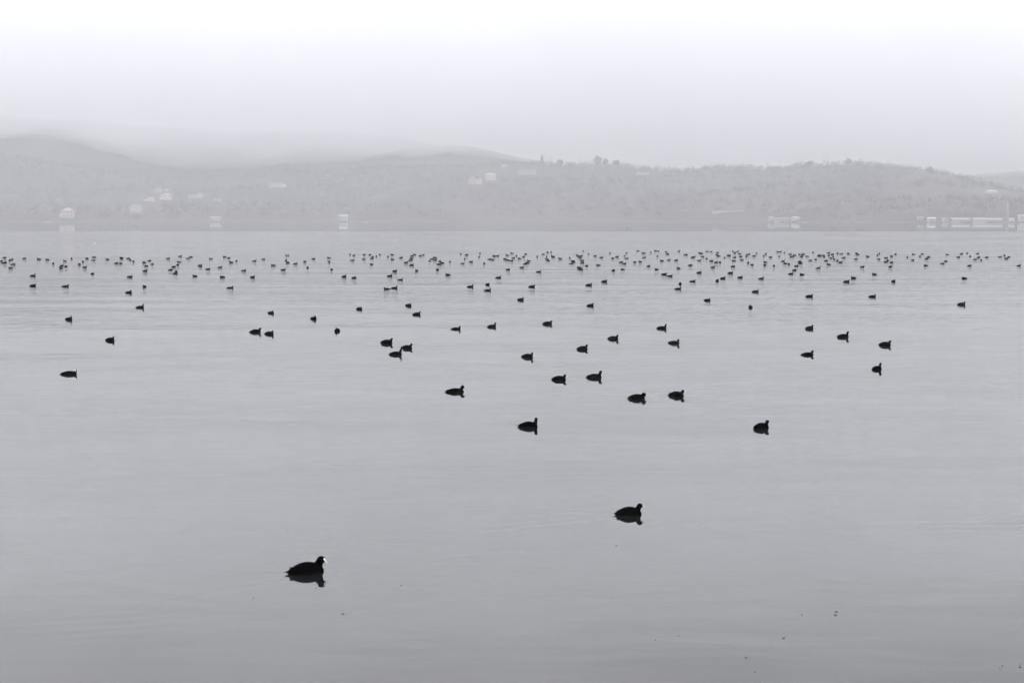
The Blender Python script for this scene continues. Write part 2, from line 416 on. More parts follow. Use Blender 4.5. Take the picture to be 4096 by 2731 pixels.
    (12.68, 101.32, 2, "N", 0.97, "tiny coot facing right, seventh from left in main flock below the ridge dip"),
    (17.99, 101.32, 232, "N", 1.03, "tiny coot turned half left, first from left in main flock below the pale jetty buildings"),
    (-23.87, 101.6, 78, "N", 1.0, "tiny coot seen end-on, fifteenth from left in main flock below the hillside village"),
    (6.17, 101.6, 182, "W", 1.0, "tiny coot facing left, sixth from left in main flock below the round ridge trees"),
    (17.23, 102.16, 307, "N", 0.95, "tiny coot turned half right, eleventh from left in main flock below the long pale wall"),
    (-36.22, 103.31, 11, "W", 1.05, "tiny coot facing right, seventh from left in main flock at the left edge"),
    (-31.39, 103.31, 134, "N", 1.04, "tiny coot turned half left, sixth from left in main flock below the two-storey villa"),
    (-10.19, 103.31, 231, "N", 0.96, "tiny coot turned half left, sixth from left in main flock below the blue-roofed lake house"),
    (22.99, 103.31, 166, "T", 0.97, "tiny coot with hunched head, second from left in main flock below the rounded wooded hill"),
    (-26.17, 103.6, 80, "N", 0.99, "tiny coot seen end-on, twelfth from left in main flock below the hillside village"),
    (-5.32, 103.6, 9, "N", 0.99, "tiny coot facing right, fifth from left in main flock below the twin hillside houses"),
    (20.16, 103.6, 237, "N", 1.03, "tiny coot turned half left, seventh from left in main flock below the pale jetty buildings"),
    (-15.9, 104.48, 3, "H", 1.03, "tiny coot facing right, sixth from left in main flock below the hillside farmhouse"),
    (0.97, 104.48, 358, "N", 0.94, "tiny coot facing right, fifth from left in main flock below the lone ridge conifer"),
    (8.28, 104.77, 42, "N", 1.01, "tiny coot turned half right, eleventh from left in main flock below the round ridge trees"),
    (31.75, 105.07, 4, "W", 0.94, "tiny coot facing right, fifth from left in main flock below the small waterside sheds"),
    (4.37, 105.07, 4, "W", 1.01, "tiny coot facing right, fourteenth from left in main flock below the lone ridge conifer"),
    (20.18, 105.07, 178, "T", 0.98, "tiny coot with hunched head, sixth from left in main flock below the pale jetty buildings"),
    (-3.67, 105.37, 9, "W", 0.94, "tiny coot facing right, ninth from left in main flock below the twin hillside houses"),
    (-34.0, 105.52, 122, "N", 0.95, "tiny coot turned half left, first from left in main flock below the two-storey villa"),
    (-29.04, 105.68, 145, "N", 0.99, "tiny coot turned half left, third from left in main flock below the hillside village"),
    (-2.06, 105.68, 100, "N", 0.94, "tiny coot seen end-on, thirteenth from left in main flock below the twin hillside houses"),
    (21.4, 105.68, 355, "N", 1.04, "tiny coot facing right, eleventh from left in main flock below the pale jetty buildings"),
    (-29.46, 105.98, 13, "N", 0.98, "tiny coot facing right, second from left in main flock below the hillside village"),
    (-5.23, 106.59, 184, "T", 1.02, "tiny coot with hunched head, seventh from left in main flock below the twin hillside houses"),
    (1.16, 106.59, 182, "H", 1.03, "tiny coot facing left, sixth from left in main flock below the lone ridge conifer"),
    (-38.2, 106.9, 11, "H", 0.98, "tiny coot facing right, second from left in main flock at the left edge"),
    (17.73, 106.9, 78, "N", 1.04, "tiny coot seen end-on, tenth from left in main flock below the long pale wall"),
    (5.28, 107.21, 22, "T", 1.05, "tiny coot with hunched head, fourth from left in main flock below the round ridge trees"),
    (-38.24, 107.52, 99, "N", 1.0, "tiny coot seen end-on, fourth from left in main flock at the left edge"),
    (-16.93, 107.52, 232, "N", 1.05, "tiny coot turned half left, fifth from left in main flock below the hillside farmhouse"),
    (-8.02, 107.52, 349, "N", 1.02, "tiny coot facing right, twelfth from left in main flock below the blue-roofed lake house"),
    (-27.86, 107.84, 217, "N", 0.99, "tiny coot turned half left, ninth from left in main flock below the hillside village"),
    (15.45, 107.84, 7, "N", 1.01, "tiny coot facing right, second from left in main flock below the long pale wall"),
    (28.74, 107.84, 316, "N", 0.97, "tiny coot turned half right, sixteenth from left in main flock below the rounded wooded hill"),
    (-21.33, 108.16, 178, "N", 1.05, "tiny coot facing left, ninth from left in main flock below the long white boathouse"),
    (8.28, 108.16, 352, "N", 1.02, "tiny coot facing right, tenth from left in main flock below the round ridge trees"),
    (15.79, 108.16, 283, "N", 1.04, "tiny coot seen end-on, third from left in main flock below the long pale wall"),
    (24.96, 108.16, 347, "N", 0.98, "tiny coot facing right, seventh from left in main flock below the rounded wooded hill"),
    (9.34, 108.47, 315, "N", 0.99, "tiny coot turned half right, thirteenth from left in main flock below the round ridge trees"),
    (19.3, 108.47, 140, "N", 1.03, "tiny coot turned half left, second from left in main flock below the pale jetty buildings"),
    (4.69, 108.79, 14, "W", 0.96, "tiny coot facing right, sixteenth from left in main flock below the lone ridge conifer"),
    (-25.52, 109.12, 188, "W", 0.97, "tiny coot facing left, sixteenth from left in main flock below the hillside village"),
    (-14.01, 109.12, 262, "N", 1.01, "tiny coot seen end-on, third from left in main flock below the blue-roofed lake house"),
    (-3.15, 109.12, 9, "T", 1.05, "tiny coot with hunched head, eleventh from left in main flock below the twin hillside houses"),
    (-15.93, 109.44, 323, "N", 1.03, "tiny coot turned half right, seventh from left in main flock below the hillside farmhouse"),
    (-4.76, 109.44, 269, "N", 0.97, "tiny coot seen end-on, eighth from left in main flock below the twin hillside houses"),
    (9.86, 109.44, 130, "N", 1.05, "tiny coot turned half left, first from left in main flock below the ridge dip"),
    (28.72, 109.44, 353, "N", 0.96, "tiny coot facing right, twelfth from left in main flock below the rounded wooded hill"),
    (-33.07, 109.76, 271, "N", 0.97, "tiny coot seen end-on, seventh from left in main flock below the two-storey villa"),
    (22.23, 110.09, 3, "N", 0.95, "tiny coot facing right, tenth from left in main flock below the pale jetty buildings"),
    (-29.36, 110.42, 132, "N", 0.95, "tiny coot turned half left, eighth from left in main flock below the hillside village"),
    (-5.61, 110.42, 45, "N", 0.97, "tiny coot turned half right, sixth from left in main flock below the twin hillside houses"),
    (33.84, 111.04, 197, "T", 0.95, "tiny coot with hunched head, sixth from left in main flock below the small waterside sheds"),
    (21.13, 111.09, 349, "H", 0.95, "tiny coot facing right, fifth from left in main flock below the pale jetty buildings"),
    (-40.0, 111.42, 359, "N", 0.96, "tiny coot facing right, first from left in main flock at the left edge"),
    (-34.98, 111.42, 170, "H", 0.95, "tiny coot facing left, third from left in main flock below the two-storey villa"),
    (-21.57, 111.42, 97, "N", 0.97, "tiny coot seen end-on, tenth from left in main flock below the long white boathouse"),
    (-20.17, 111.42, 2, "H", 1.05, "tiny coot facing right, first from left in main flock below the hillside farmhouse"),
    (-6.44, 111.42, 102, "N", 0.98, "tiny coot seen end-on, first from left in main flock below the twin hillside houses"),
    (4.77, 111.42, 186, "N", 0.97, "tiny coot facing left, fifteenth from left in main flock below the lone ridge conifer"),
    (15.6, 111.42, 345, "T", 1.05, "tiny coot with hunched head, thirteenth from left in main flock below the ridge dip"),
    (1.32, 111.76, 176, "H", 0.95, "tiny coot facing left, seventh from left in main flock below the lone ridge conifer"),
    (-28.55, 112.1, 349, "H", 0.95, "tiny coot facing right, eleventh from left in main flock below the hillside village"),
    (-0.06, 112.1, 1, "N", 0.98, "tiny coot facing right, nineteenth from left in main flock below the twin hillside houses"),
    (17.47, 112.1, 177, "W", 1.0, "tiny coot facing left, sixth from left in main flock below the long pale wall"),
    (24.72, 112.1, 350, "N", 0.97, "tiny coot facing right, first from left in main flock below the rounded wooded hill"),
    (-39.68, 112.44, 94, "N", 1.0, "tiny coot seen end-on, fifth from left in main flock at the left edge"),
    (2.86, 112.44, 182, "T", 1.0, "tiny coot with hunched head, tenth from left in main flock below the lone ridge conifer"),
    (11.84, 112.44, 156, "T", 1.01, "tiny coot with hunched head, fourth from left in main flock below the ridge dip"),
    (-17.91, 112.79, 75, "N", 1.0, "tiny coot seen end-on, fourth from left in main flock below the hillside farmhouse"),
    (25.77, 112.79, 44, "N", 0.97, "tiny coot turned half right, sixth from left in main flock below the rounded wooded hill"),
    (-8.09, 113.13, 5, "W", 1.04, "tiny coot facing right, thirteenth from left in main flock below the blue-roofed lake house"),
    (5.56, 113.13, 6, "W", 0.98, "tiny coot facing right, third from left in main flock below the round ridge trees"),
    (14.87, 113.13, 0, "W", 0.98, "tiny coot facing right, tenth from left in main flock below the ridge dip"),
    (-33.37, 113.48, 10, "W", 0.96, "tiny coot facing right, tenth from left in main flock below the two-storey villa"),
    (-12.74, 113.48, 12, "W", 1.04, "tiny coot facing right, fourth from left in main flock below the blue-roofed lake house"),
    (13.07, 113.48, 353, "N", 0.97, "tiny coot facing right, sixth from left in main flock below the ridge dip"),
    (23.76, 113.48, 13, "W", 1.0, "tiny coot facing right, thirteenth from left in main flock below the pale jetty buildings"),
    (29.97, 113.48, 85, "N", 0.98, "tiny coot seen end-on, fourteenth from left in main flock below the rounded wooded hill"),
    (-6.15, 113.83, 347, "N", 1.05, "tiny coot facing right, third from left in main flock below the twin hillside houses"),
    (-0.33, 113.83, 163, "T", 0.97, "tiny coot with hunched head, eighteenth from left in main flock below the twin hillside houses"),
    (32.09, 114.11, 13, "H", 0.95, "tiny coot facing right, first from left in main flock below the small waterside sheds"),
    (37.6, 114.11, 57, "N", 0.95, "tiny coot turned half right, fifth from left in main flock below the long pale shed"),
    (-30.61, 114.18, 285, "N", 1.03, "tiny coot seen end-on, seventh from left in main flock below the hillside village"),
    (12.57, 114.18, 4, "H", 0.96, "tiny coot facing right, fifth from left in main flock below the ridge dip"),
    (18.41, 114.18, 12, "W", 0.99, "tiny coot facing right, ninth from left in main flock below the long pale wall"),
    (-1.58, 114.54, 0, "H", 0.96, "tiny coot facing right, fifteenth from left in main flock below the twin hillside houses"),
    (-37.48, 114.89, 177, "N", 1.05, "tiny coot facing left, tenth from left in main flock at the left edge"),
    (-40.64, 115.61, 8, "H", 1.0, "tiny coot facing right, sixth from left in main flock at the left edge"),
    (24.64, 115.61, 44, "N", 0.96, "tiny coot turned half right, fourteenth from left in main flock below the pale jetty buildings"),
    (37.68, 115.9, 346, "N", 0.94, "tiny coot facing right, third from left in main flock below the long pale shed"),
    (-32.95, 115.98, 188, "N", 0.96, "tiny coot facing left, first from left in main flock below the hillside village"),
    (-20.26, 115.98, 353, "N", 0.98, "tiny coot facing right, second from left in main flock below the hillside farmhouse"),
    (-9.73, 115.98, 180, "H", 0.97, "tiny coot facing left, tenth from left in main flock below the blue-roofed lake house"),
    (29.86, 115.98, 10, "T", 0.94, "tiny coot with hunched head, eleventh from left in main flock below the rounded wooded hill"),
    (26.33, 116.34, 232, "N", 0.96, "tiny coot turned half left, fifth from left in main flock below the rounded wooded hill"),
    (-38.76, 116.71, 193, "H", 1.06, "tiny coot facing left, ninth from left in main flock at the left edge"),
    (-12.16, 116.71, 357, "H", 0.94, "tiny coot facing right, fifth from left in main flock below the blue-roofed lake house"),
    (-1.84, 116.71, 348, "W", 1.02, "tiny coot facing right, fourteenth from left in main flock below the twin hillside houses"),
    (28.18, 116.71, 353, "N", 0.95, "tiny coot facing right, ninth from left in main flock below the rounded wooded hill"),
    (-6.59, 117.08, 12, "H", 0.99, "tiny coot facing right, second from left in main flock below the twin hillside houses"),
    (-0.6, 117.08, 324, "N", 0.97, "tiny coot turned half right, seventeenth from left in main flock below the twin hillside houses"),
    (2.87, 117.08, 172, "W", 1.01, "tiny coot facing left, ninth from left in main flock below the lone ridge conifer"),
    (-32.19, 117.45, 315, "N", 0.96, "tiny coot turned half right, fifth from left in main flock below the hillside village"),
    (-16.38, 117.45, 13, "H", 0.99, "tiny coot facing right, first from left in main flock below the blue-roofed lake house"),
    (-3.9, 117.45, 270, "N", 0.94, "tiny coot seen end-on, tenth from left in main flock below the twin hillside houses"),
    (-24.91, 117.83, 185, "W", 0.98, "tiny coot facing left, fifth from left in main flock below the long white boathouse"),
    (34.37, 118.11, 11, "N", 1.02, "tiny coot facing right, third from left in main flock below the small waterside sheds"),
    (-11.63, 118.21, 355, "H", 0.97, "tiny coot facing right, seventh from left in main flock below the blue-roofed lake house"),
    (4.0, 118.21, 176, "H", 1.03, "tiny coot facing left, twelfth from left in main flock below the lone ridge conifer"),
    (41.11, 118.48, 308, "N", 1.03, "tiny coot turned half right, first from left in main flock at the right edge"),
    (-40.62, 118.59, 37, "N", 1.0, "tiny coot turned half right, eighth from left in main flock at the left edge"),
    (-36.68, 118.59, 281, "N", 0.95, "tiny coot seen end-on, fifth from left in main flock below the two-storey villa"),
    (-31.96, 118.59, 348, "T", 0.99, "tiny coot with hunched head, sixth from left in main flock below the hillside village"),
    (-28.65, 118.59, 11, "H", 1.02, "tiny coot facing right, thirteenth from left in main flock below the hillside village"),
    (-8.4, 118.59, 23, "T", 1.02, "tiny coot with hunched head, fourteenth from left in main flock below the blue-roofed lake house"),
    (0.63, 118.59, 181, "H", 0.99, "tiny coot facing left, second from left in main flock below the lone ridge conifer"),
    (16.21, 118.59, 103, "N", 1.02, "tiny coot seen end-on, twelfth from left in main flock below the ridge dip"),
    (-35.5, 118.97, 237, "N", 1.03, "tiny coot turned half left, ninth from left in main flock below the two-storey villa"),
    (-27.1, 118.97, 12, "W", 0.95, "tiny coot facing right, first from left in main flock below the long white boathouse"),
    (9.58, 118.97, 359, "N", 0.96, "tiny coot facing right, twelfth from left in main flock below the round ridge trees"),
    (8.43, 119.35, 16, "T", 1.01, "tiny coot with hunched head, eighth from left in main flock below the round ridge trees"),
    (-23.83, 119.74, 6, "N", 0.94, "tiny coot facing right, eighth from left in main flock below the long white boathouse"),
    (26.81, 119.74, 205, "T", 0.97, "tiny coot with hunched head, third from left in main flock below the rounded wooded hill"),
    (-15.45, 120.13, 181, "N", 1.0, "tiny coot facing left, second from left in main flock below the blue-roofed lake house"),
    (0.1, 120.13, 12, "N", 0.98, "tiny coot facing right, first from left in main flock below the lone ridge conifer"),
    (31.54, 120.13, 351, "N", 1.03, "tiny coot facing right, thirteenth from left in main flock below the rounded wooded hill"),
    (4.89, 120.52, 94, "N", 0.96, "tiny coot seen end-on, thirteenth from left in main flock below the lone ridge conifer"),
    (28.06, 120.52, 2, "N", 1.05, "tiny coot facing right, eighth from left in main flock below the rounded wooded hill"),
    (-33.1, 120.72, 177, "N", 1.04, "tiny coot facing left, fourth from left in main flock below the hillside village"),
    (-43.1, 120.92, 3, "N", 1.0, "tiny coot facing right, third from left in main flock at the left edge"),
    (-9.43, 120.92, 11, "N", 1.03, "tiny coot facing right, eleventh from left in main flock below the blue-roofed lake house"),
    (-6.52, 120.92, 167, "N", 1.04, "tiny coot facing left, fourth from left in main flock below the twin hillside houses"),
    (5.79, 120.92, 302, "N", 1.06, "tiny coot turned half right, second from left in main flock below the round ridge trees"),
    (18.11, 121.32, 77, "N", 0.95, "tiny coot seen end-on, fourth from left in main flock below the long pale wall"),
    (7.63, 121.72, 346, "H", 1.0, "tiny coot facing right, seventh from left in main flock below the round ridge trees"),
    (11.28, 121.72, 359, "W", 0.99, "tiny coot facing right, second from left in main flock below the ridge dip"),
    (15.42, 121.72, 3, "N", 0.98, "tiny coot facing right, eighth from left in main flock below the ridge dip"),
    (39.96, 121.99, 304, "N", 1.04, "tiny coot turned half right, fourth from left in main flock below the long pale shed"),
    (40.65, 121.99, 10, "N", 1.05, "tiny coot facing right, sixth from left in main flock below the long pale shed"),
    (19.07, 122.12, 7, "H", 1.02, "tiny coot facing right, seventh from left in main flock below the long pale wall"),
    (22.23, 122.53, 354, "T", 1.01, "tiny coot with hunched head, third from left in main flock below the pale jetty buildings"),
    (34.08, 122.79, 269, "N", 1.01, "tiny coot seen end-on, seventeenth from left in main flock below the rounded wooded hill"),
    (38.48, 122.79, 4, "T", 1.01, "tiny coot with hunched head, first from left in main flock below the long pale shed"),
    (42.84, 122.79, 216, "N", 1.06, "tiny coot turned half left, second from left in main flock at the right edge"),
    (-36.07, 122.93, 192, "W", 1.03, "tiny coot facing left, eleventh from left in main flock below the two-storey villa"),
    (-27.8, 123.34, 192, "N", 0.99, "tiny coot facing left, second from left in main flock below the long white boathouse"),
    (-24.88, 123.34, 174, "N", 1.02, "tiny coot facing left, seventh from left in main flock below the long white boathouse"),
    (-2.85, 123.34, 88, "N", 0.99, "tiny coot seen end-on, twelfth from left in main flock below the twin hillside houses"),
    (3.59, 123.34, 317, "N", 1.03, "tiny coot turned half right, eleventh from left in main flock below the lone ridge conifer"),
    (27.05, 123.34, 97, "N", 0.97, "tiny coot seen end-on, fifteenth from left in main flock below the pale jetty buildings"),
    (36.15, 123.61, 6, "T", 0.95, "tiny coot with hunched head, fourth from left in main flock below the small waterside sheds"),
    (42.34, 123.61, 5, "W", 1.03, "tiny coot facing right, seventh from left in main flock below the long pale shed"),
    (-12.13, 123.76, 305, "N", 0.97, "tiny coot turned half right, eighth from left in main flock below the blue-roofed lake house"),
    (1.0, 123.76, 308, "N", 1.02, "tiny coot turned half right, fourth from left in main flock below the lone ridge conifer"),
    (9.12, 123.76, 348, "N", 1.01, "tiny coot facing right, ninth from left in main flock below the round ridge trees"),
    (15.77, 123.76, 3, "W", 1.05, "tiny coot facing right, ninth from left in main flock below the ridge dip"),
    (24.28, 123.76, 172, "W", 0.95, "tiny coot facing left, eighth from left in main flock below the pale jetty buildings"),
    (25.15, 123.76, 2, "N", 0.94, "tiny coot facing right, twelfth from left in main flock below the pale jetty buildings"),
    (27.91, 123.76, 81, "N", 0.97, "tiny coot seen end-on, fourth from left in main flock below the rounded wooded hill"),
    (-10.82, 124.18, 88, "N", 0.97, "tiny coot seen end-on, ninth from left in main flock below the blue-roofed lake house"),
    (16.61, 124.18, 324, "N", 0.98, "tiny coot turned half right, eleventh from left in main flock below the ridge dip"),
    (19.93, 124.18, 319, "N", 1.01, "tiny coot turned half right, eighth from left in main flock below the long pale wall"),
    (-1.54, 124.59, 53, "N", 0.96, "tiny coot turned half right, sixteenth from left in main flock below the twin hillside houses"),
    (3.03, 124.59, 284, "N", 0.95, "tiny coot seen end-on, eighth from left in main flock below the lone ridge conifer"),
]
DISTANT_COOTS = [
    (5.79, 124.59, 44, 'N', 0.98),
    (2.2, 125.02, 278, 'N', 0.98),
    (20.58, 125.02, 236, 'N', 0.95),
    (24.63, 125.02, 13, 'N', 0.97),
    (31.22, 125.02, 181, 'H', 1.04),
    (-29.24, 125.44, 6, 'H', 1.02),
    (-11.95, 125.44, 92, 'N', 0.98),
    (3.55, 125.44, 127, 'N', 0.98),
    (12.81, 125.44, 257, 'N', 1.0),
    (23.52, 125.44, 273, 'N', 0.95),
    (26.02, 125.44, 192, 'W', 1.02),
    (36.0, 125.7, 267, 'N', 1.06),
    (40.43, 125.7, 267, 'N', 0.99),
    (33.56, 125.87, 126, 'N', 1.0),
    (7.37, 126.3, 325, 'N', 1.03),
    (18.33, 126.3, 171, 'N', 1.0),
    (27.24, 126.3, 348, 'H', 1.05),
    (-8.93, 126.73, 0, 'H', 0.98),
    (-1.29, 126.73, 349, 'N', 0.96),
    (0.4, 126.73, 95, 'N', 1.01),
    (10.03, 126.73, 81, 'N', 1.01),
    (19.34, 126.73, 312, 'N', 1.01),
    (21.53, 126.73, 348, 'N', 0.97),
    (22.4, 126.73, 83, 'N', 0.96),
    (-8.18, 127.17, 5, 'H', 1.02),
    (6.17, 127.17, 11, 'N', 0.99),
    (-1.61, 127.61, 185, 'W', 0.97),
    (27.96, 128.05, 360, 'N', 1.02),
    (28.46, 128.05, 44, 'N', 0.98),
    (44.37, 128.31, 271, 'N', 1.01),
    (-20.38, 128.5, 280, 'N', 1.02),
    (-14.28, 128.5, 49, 'N', 0.98),
    (-0.43, 128.95, 175, 'H', 1.06),
    (19.57, 128.95, 12, 'H', 1.02),
    (-20.33, 129.4, 270, 'N', 0.97),
    (5.93, 129.4, 181, 'T', 0.95),
    (25.68, 129.4, 170, 'N', 0.95),
    (27.88, 129.4, 0, 'T', 0.97),
    (33.19, 129.4, 80, 'N', 1.02),
    (-13.02, 130.31, 58, 'N', 1.0),
    (-8.08, 130.31, 277, 'N', 1.01),
    (-4.17, 130.31, 7, 'N', 1.06),
    (15.96, 130.31, 51, 'N', 0.98),
    (26.53, 130.31, 183, 'H', 0.97),
    (18.82, 130.78, 131, 'N', 1.05),
    (-11.02, 131.01, 184, 'N', 0.98),
    (-13.61, 131.24, 230, 'N', 0.98),
    (-12.18, 131.24, 280, 'N', 1.06),
    (-8.97, 131.24, 219, 'N', 1.03),
    (15.95, 131.24, 0, 'N', 0.95),
    (21.67, 131.24, 319, 'N', 1.02),
    (40.33, 131.95, 168, 'W', 0.98),
    (-15.03, 132.18, 272, 'N', 0.99),
    (26.64, 132.18, 261, 'N', 1.05),
    (29.71, 132.18, 2, 'N', 1.04),
    (32.09, 132.18, 174, 'N', 0.97),
    (2.92, 132.66, 190, 'N', 0.96),
    (37.45, 132.89, 193, 'W', 1.05),
    (25.99, 133.13, 3, 'N', 0.98),
    (35.83, 133.13, 42, 'N', 1.03),
    (-4.8, 133.62, 257, 'N', 0.99),
    (1.29, 133.62, 158, 'T', 0.97),
    (14.58, 133.62, 351, 'N', 1.05),
    (38.56, 133.85, 171, 'T', 0.96),
    (7.2, 134.1, 275, 'N', 0.96),
    (22.32, 134.1, 283, 'N', 0.94),
    (23.88, 134.1, 54, 'N', 1.03),
    (27.44, 134.1, 178, 'H', 0.95),
    (42.38, 134.34, 6, 'H', 1.05),
    (21.5, 134.59, 357, 'N', 0.97),
    (17.94, 135.08, 355, 'N', 1.04),
    (31.22, 135.08, 348, 'W', 0.99),
    (44.21, 135.31, 351, 'N', 1.02),
    (32.02, 135.58, 178, 'T', 0.99),
    (34.96, 135.58, 78, 'N', 1.05),
    (21.29, 136.08, 276, 'N', 0.96),
    (23.36, 136.08, 256, 'N', 1.05),
    (43.56, 136.31, 86, 'N', 1.05),
    (-3.07, 136.58, 282, 'N', 0.97),
    (12.63, 136.58, 12, 'N', 1.04),
    (31.21, 136.58, 283, 'N', 1.04),
    (-0.0, 137.09, 176, 'W', 0.98),
    (9.44, 137.09, 87, 'N', 1.06),
    (11.02, 137.09, 256, 'N', 1.05),
    (12.57, 137.09, 231, 'N', 1.02),
    (33.17, 137.09, 139, 'N', 0.98),
    (18.18, 138.12, 358, 'N', 0.97),
    (30.68, 138.12, 357, 'N', 1.04),
    (21.67, 138.63, 48, 'N', 1.04),
    (26.5, 138.63, 75, 'N', 0.97),
    (20.06, 139.16, 354, 'T', 1.01),
    (29.51, 139.68, 278, 'N', 1.03),
    (3.53, 140.75, 138, 'N', 0.96),
    (13.71, 140.75, 275, 'N', 0.97),
    (3.9, 141.83, 93, 'N', 1.01),
    (15.4, 142.38, 216, 'N', 0.97),
    (26.79, 142.38, 353, 'H', 1.0),
    (19.95, 142.93, 1, 'W', 1.0),
    (26.68, 142.93, 183, 'N', 0.98),
    (19.78, 144.61, 2, 'W', 0.96),
    (22.43, 144.61, 228, 'N', 0.95),
    (22.89, 144.61, 10, 'H', 1.01),
    (14.91, 145.18, 264, 'N', 1.03),
    (17.01, 145.18, 316, 'N', 1.04),
    (7.31, 146.33, 101, 'N', 0.94),
    (13.0, 146.91, 170, 'W', 1.0),
    (14.81, 146.91, 182, 'N', 1.02),
]


POSES = {   # body height factor, body length factor, neck path (x, y, z, r), bill (root, tip) or None, shield centre or None
    "N": (1.07, 1.0, [(.085, 0, .020, .046), (.106, 0, .056, .037), (.117, 0, .080, .031), (.128, 0, .098, .0315), (.142, 0, .100, .026), (.156, 0, .092, .015)], ((.155, 0, .092), (.190, 0, .076)), (.159, 0, .104)),
    "H": (0.95, 1.0, [(.085, 0, .020, .046), (.108, 0, .060, .036), (.117, 0, .092, .028), (.128, 0, .117, .030), (.142, 0, .120, .025), (.156, 0, .112, .015)], ((.155, 0, .112), (.190, 0, .098)), (.159, 0, .124)),
    "W": (0.84, 1.06, [(.090, 0, .016, .044), (.112, 0, .050, .035), (.122, 0, .075, .030), (.133, 0, .093, .0305), (.148, 0, .094, .025), (.162, 0, .086, .015)], ((.161, 0, .086), (.197, 0, .070)), (.165, 0, .098)),
    "A": (1.0, 1.0, [(.090, 0, .020, .046), (.114, 0, .058, .034), (.122, 0, .090, .0265), (.126, .004, .118, .027), (.126, .018, .124, .024), (.126, .034, .118, .015)], ((.126, .034, .117), (.126, .068, .104)), (.126, .036, .130)),
    "D": (1.0, 1.0, [(.085, 0, .020, .046), (.110, 0, .058, .036), (.126, 0, .081, .031), (.143, 0, .079, .029), (.155, 0, .062, .022), (.159, 0, .048, .014)], ((.158, 0, .048), (.163, 0, .010)), (.170, 0, .060)),
    "T": (1.04, 0.97, [(.075, 0, .025, .048), (.096, 0, .058, .038), (.108, 0, .074, .033), (.122, 0, .076, .029), (.136, 0, .068, .018)], ((.135, 0, .068), (.158, 0, .054)), (.141, 0, .080)),
    "L": (0.88, 1.08, [(.100, 0, .014, .042), (.128, 0, .044, .027), (.139, 0, .066, .024), (.143, 0, .084, .0255), (.141, -.014, .086, .024), (.140, -.030, .080, .014)], ((.140, -.030, .080), (.138, -.062, .066)), (.140, -.033, .092)),
    "S": (1.03, 1.0, [(.085, 0, .020, .048), (.106, 0, .056, .040), (.117, -.002, .082, .034), (.126, -.005, .100, .0335), (.139, -.014, .102, .028), (.150, -.022, .094, .017)], ((.149, -.022, .094), (.176, -.042, .077)), (.150, -.026, .108)),
    "P": (1.0, 1.0, [(.085, 0, .020, .046), (.110, 0, .060, .034), (.121, -.004, .088, .028), (.112, -.012, .108, .027), (.096, -.018, .105, .022), (.082, -.022, .094, .014)], ((.082, -.022, .094), (.054, -.030, .074)), None),
}
STATIONS = [(-.172, .016, .008, .006), (-.160, .026, .004, .018), (-.145, .036, -.008, .031), (-.120, .051, -.022, .045), (-.085, .068, -.034, .060), (-.040, .082, -.044, .072),
            (.005, .0865, -.050, .077), (.045, .083, -.050, .075), (.080, .073, -.046, .067), (.110, .058, -.038, .054), (.135, .040, -.026, .036), (.150, .022, -.010, .016)]


def body_source(pose):
    hf, lf, neck, _, _ = POSES[pose]
    bm = bmesh.new()
    rings, nseg = [], 20
    for x, zt, zb, hw in STATIONS:
        zc = 0.30 * zt + 0.70 * max(zb, -0.02) + 0.012
        ring = []
        for k in range(nseg):
            a = 2 * math.pi * k / nseg
            c, s = math.cos(a), math.sin(a)
            z = zc + (zt * hf - zc) * s if s > 0 else zc + (zc - zb) * s
            ring.append(bm.verts.new((x * lf, hw * math.copysign(abs(c) ** 0.85, c), z)))
        rings.append(ring)
    for a, b in zip(rings, rings[1:]):
        for k in range(nseg):
            bm.faces.new((a[k], a[(k + 1) % nseg], b[(k + 1) % nseg], b[k]))
    bm.faces.new(rings[0])
    bm.faces.new(rings[-1][::-1])
    # tail spike and the two folded wing tips crossing above it
    for cx, cyy, cz, sx, syy, sz, tilt in ((-.166, 0, .018, .026, .014, .006, -.12), (-.122, .018, .042, .028, .012, .008, -.40), (-.122, -.018, .042, .028, .012, .008, -.40)):
        r = bmesh.ops.create_icosphere(bm, subdivisions=2, radius=1.0)
        for q in r["verts"]:
            x, y, z = q.co.x * sx, q.co.y * syy, q.co.z * sz
            q.co = ((x * math.cos(tilt) + z * math.sin(tilt) + cx) * lf, y + cyy, (-x * math.sin(tilt) * -1 + z * math.cos(tilt)) + cz * hf)
    # breast, neck and head: closely spaced overlapping balls along the neck curve
    P = np.array(neck)
    t = np.arange(len(P))
    for s in np.linspace(0, len(P) - 1, 26):
        c = [np.interp(s, t, P[:, j]) for j in range(4)]
        r = bmesh.ops.create_icosphere(bm, subdivisions=2, radius=c[3])
        for q in r["verts"]:
            q.co = (q.co.x + c[0], q.co.y * 0.86 + c[1], q.co.z + c[2])
    bmesh.ops.recalc_face_normals(bm, faces=bm.faces)
    me = bpy.data.meshes.new("coot_source")
    bm.to_mesh(me)
    bm.free()
    return me


def grown(me, voxel, material, name):
    """One continuous skin round the overlapping volumes."""
    o = bpy.data.objects.new("source", me)
    col.objects.link(o)
    r = o.modifiers.new("skin", 'REMESH')
    r.mode, r.voxel_size, r.use_smooth_shade = 'VOXEL', voxel, True
    s = o.modifiers.new("smooth", 'SMOOTH')
    s.factor, s.iterations = 0.5, 3 if voxel < 0.008 else 1
    dg = bpy.context.evaluated_depsgraph_get()
    out = bpy.data.meshes.new_from_object(o.evaluated_get(dg))
    out.name = name
    bpy.data.objects.remove(o)
    out.materials.clear()
    out.materials.append(material)
    for p in out.polygons:
        p.use_smooth = True
    return out


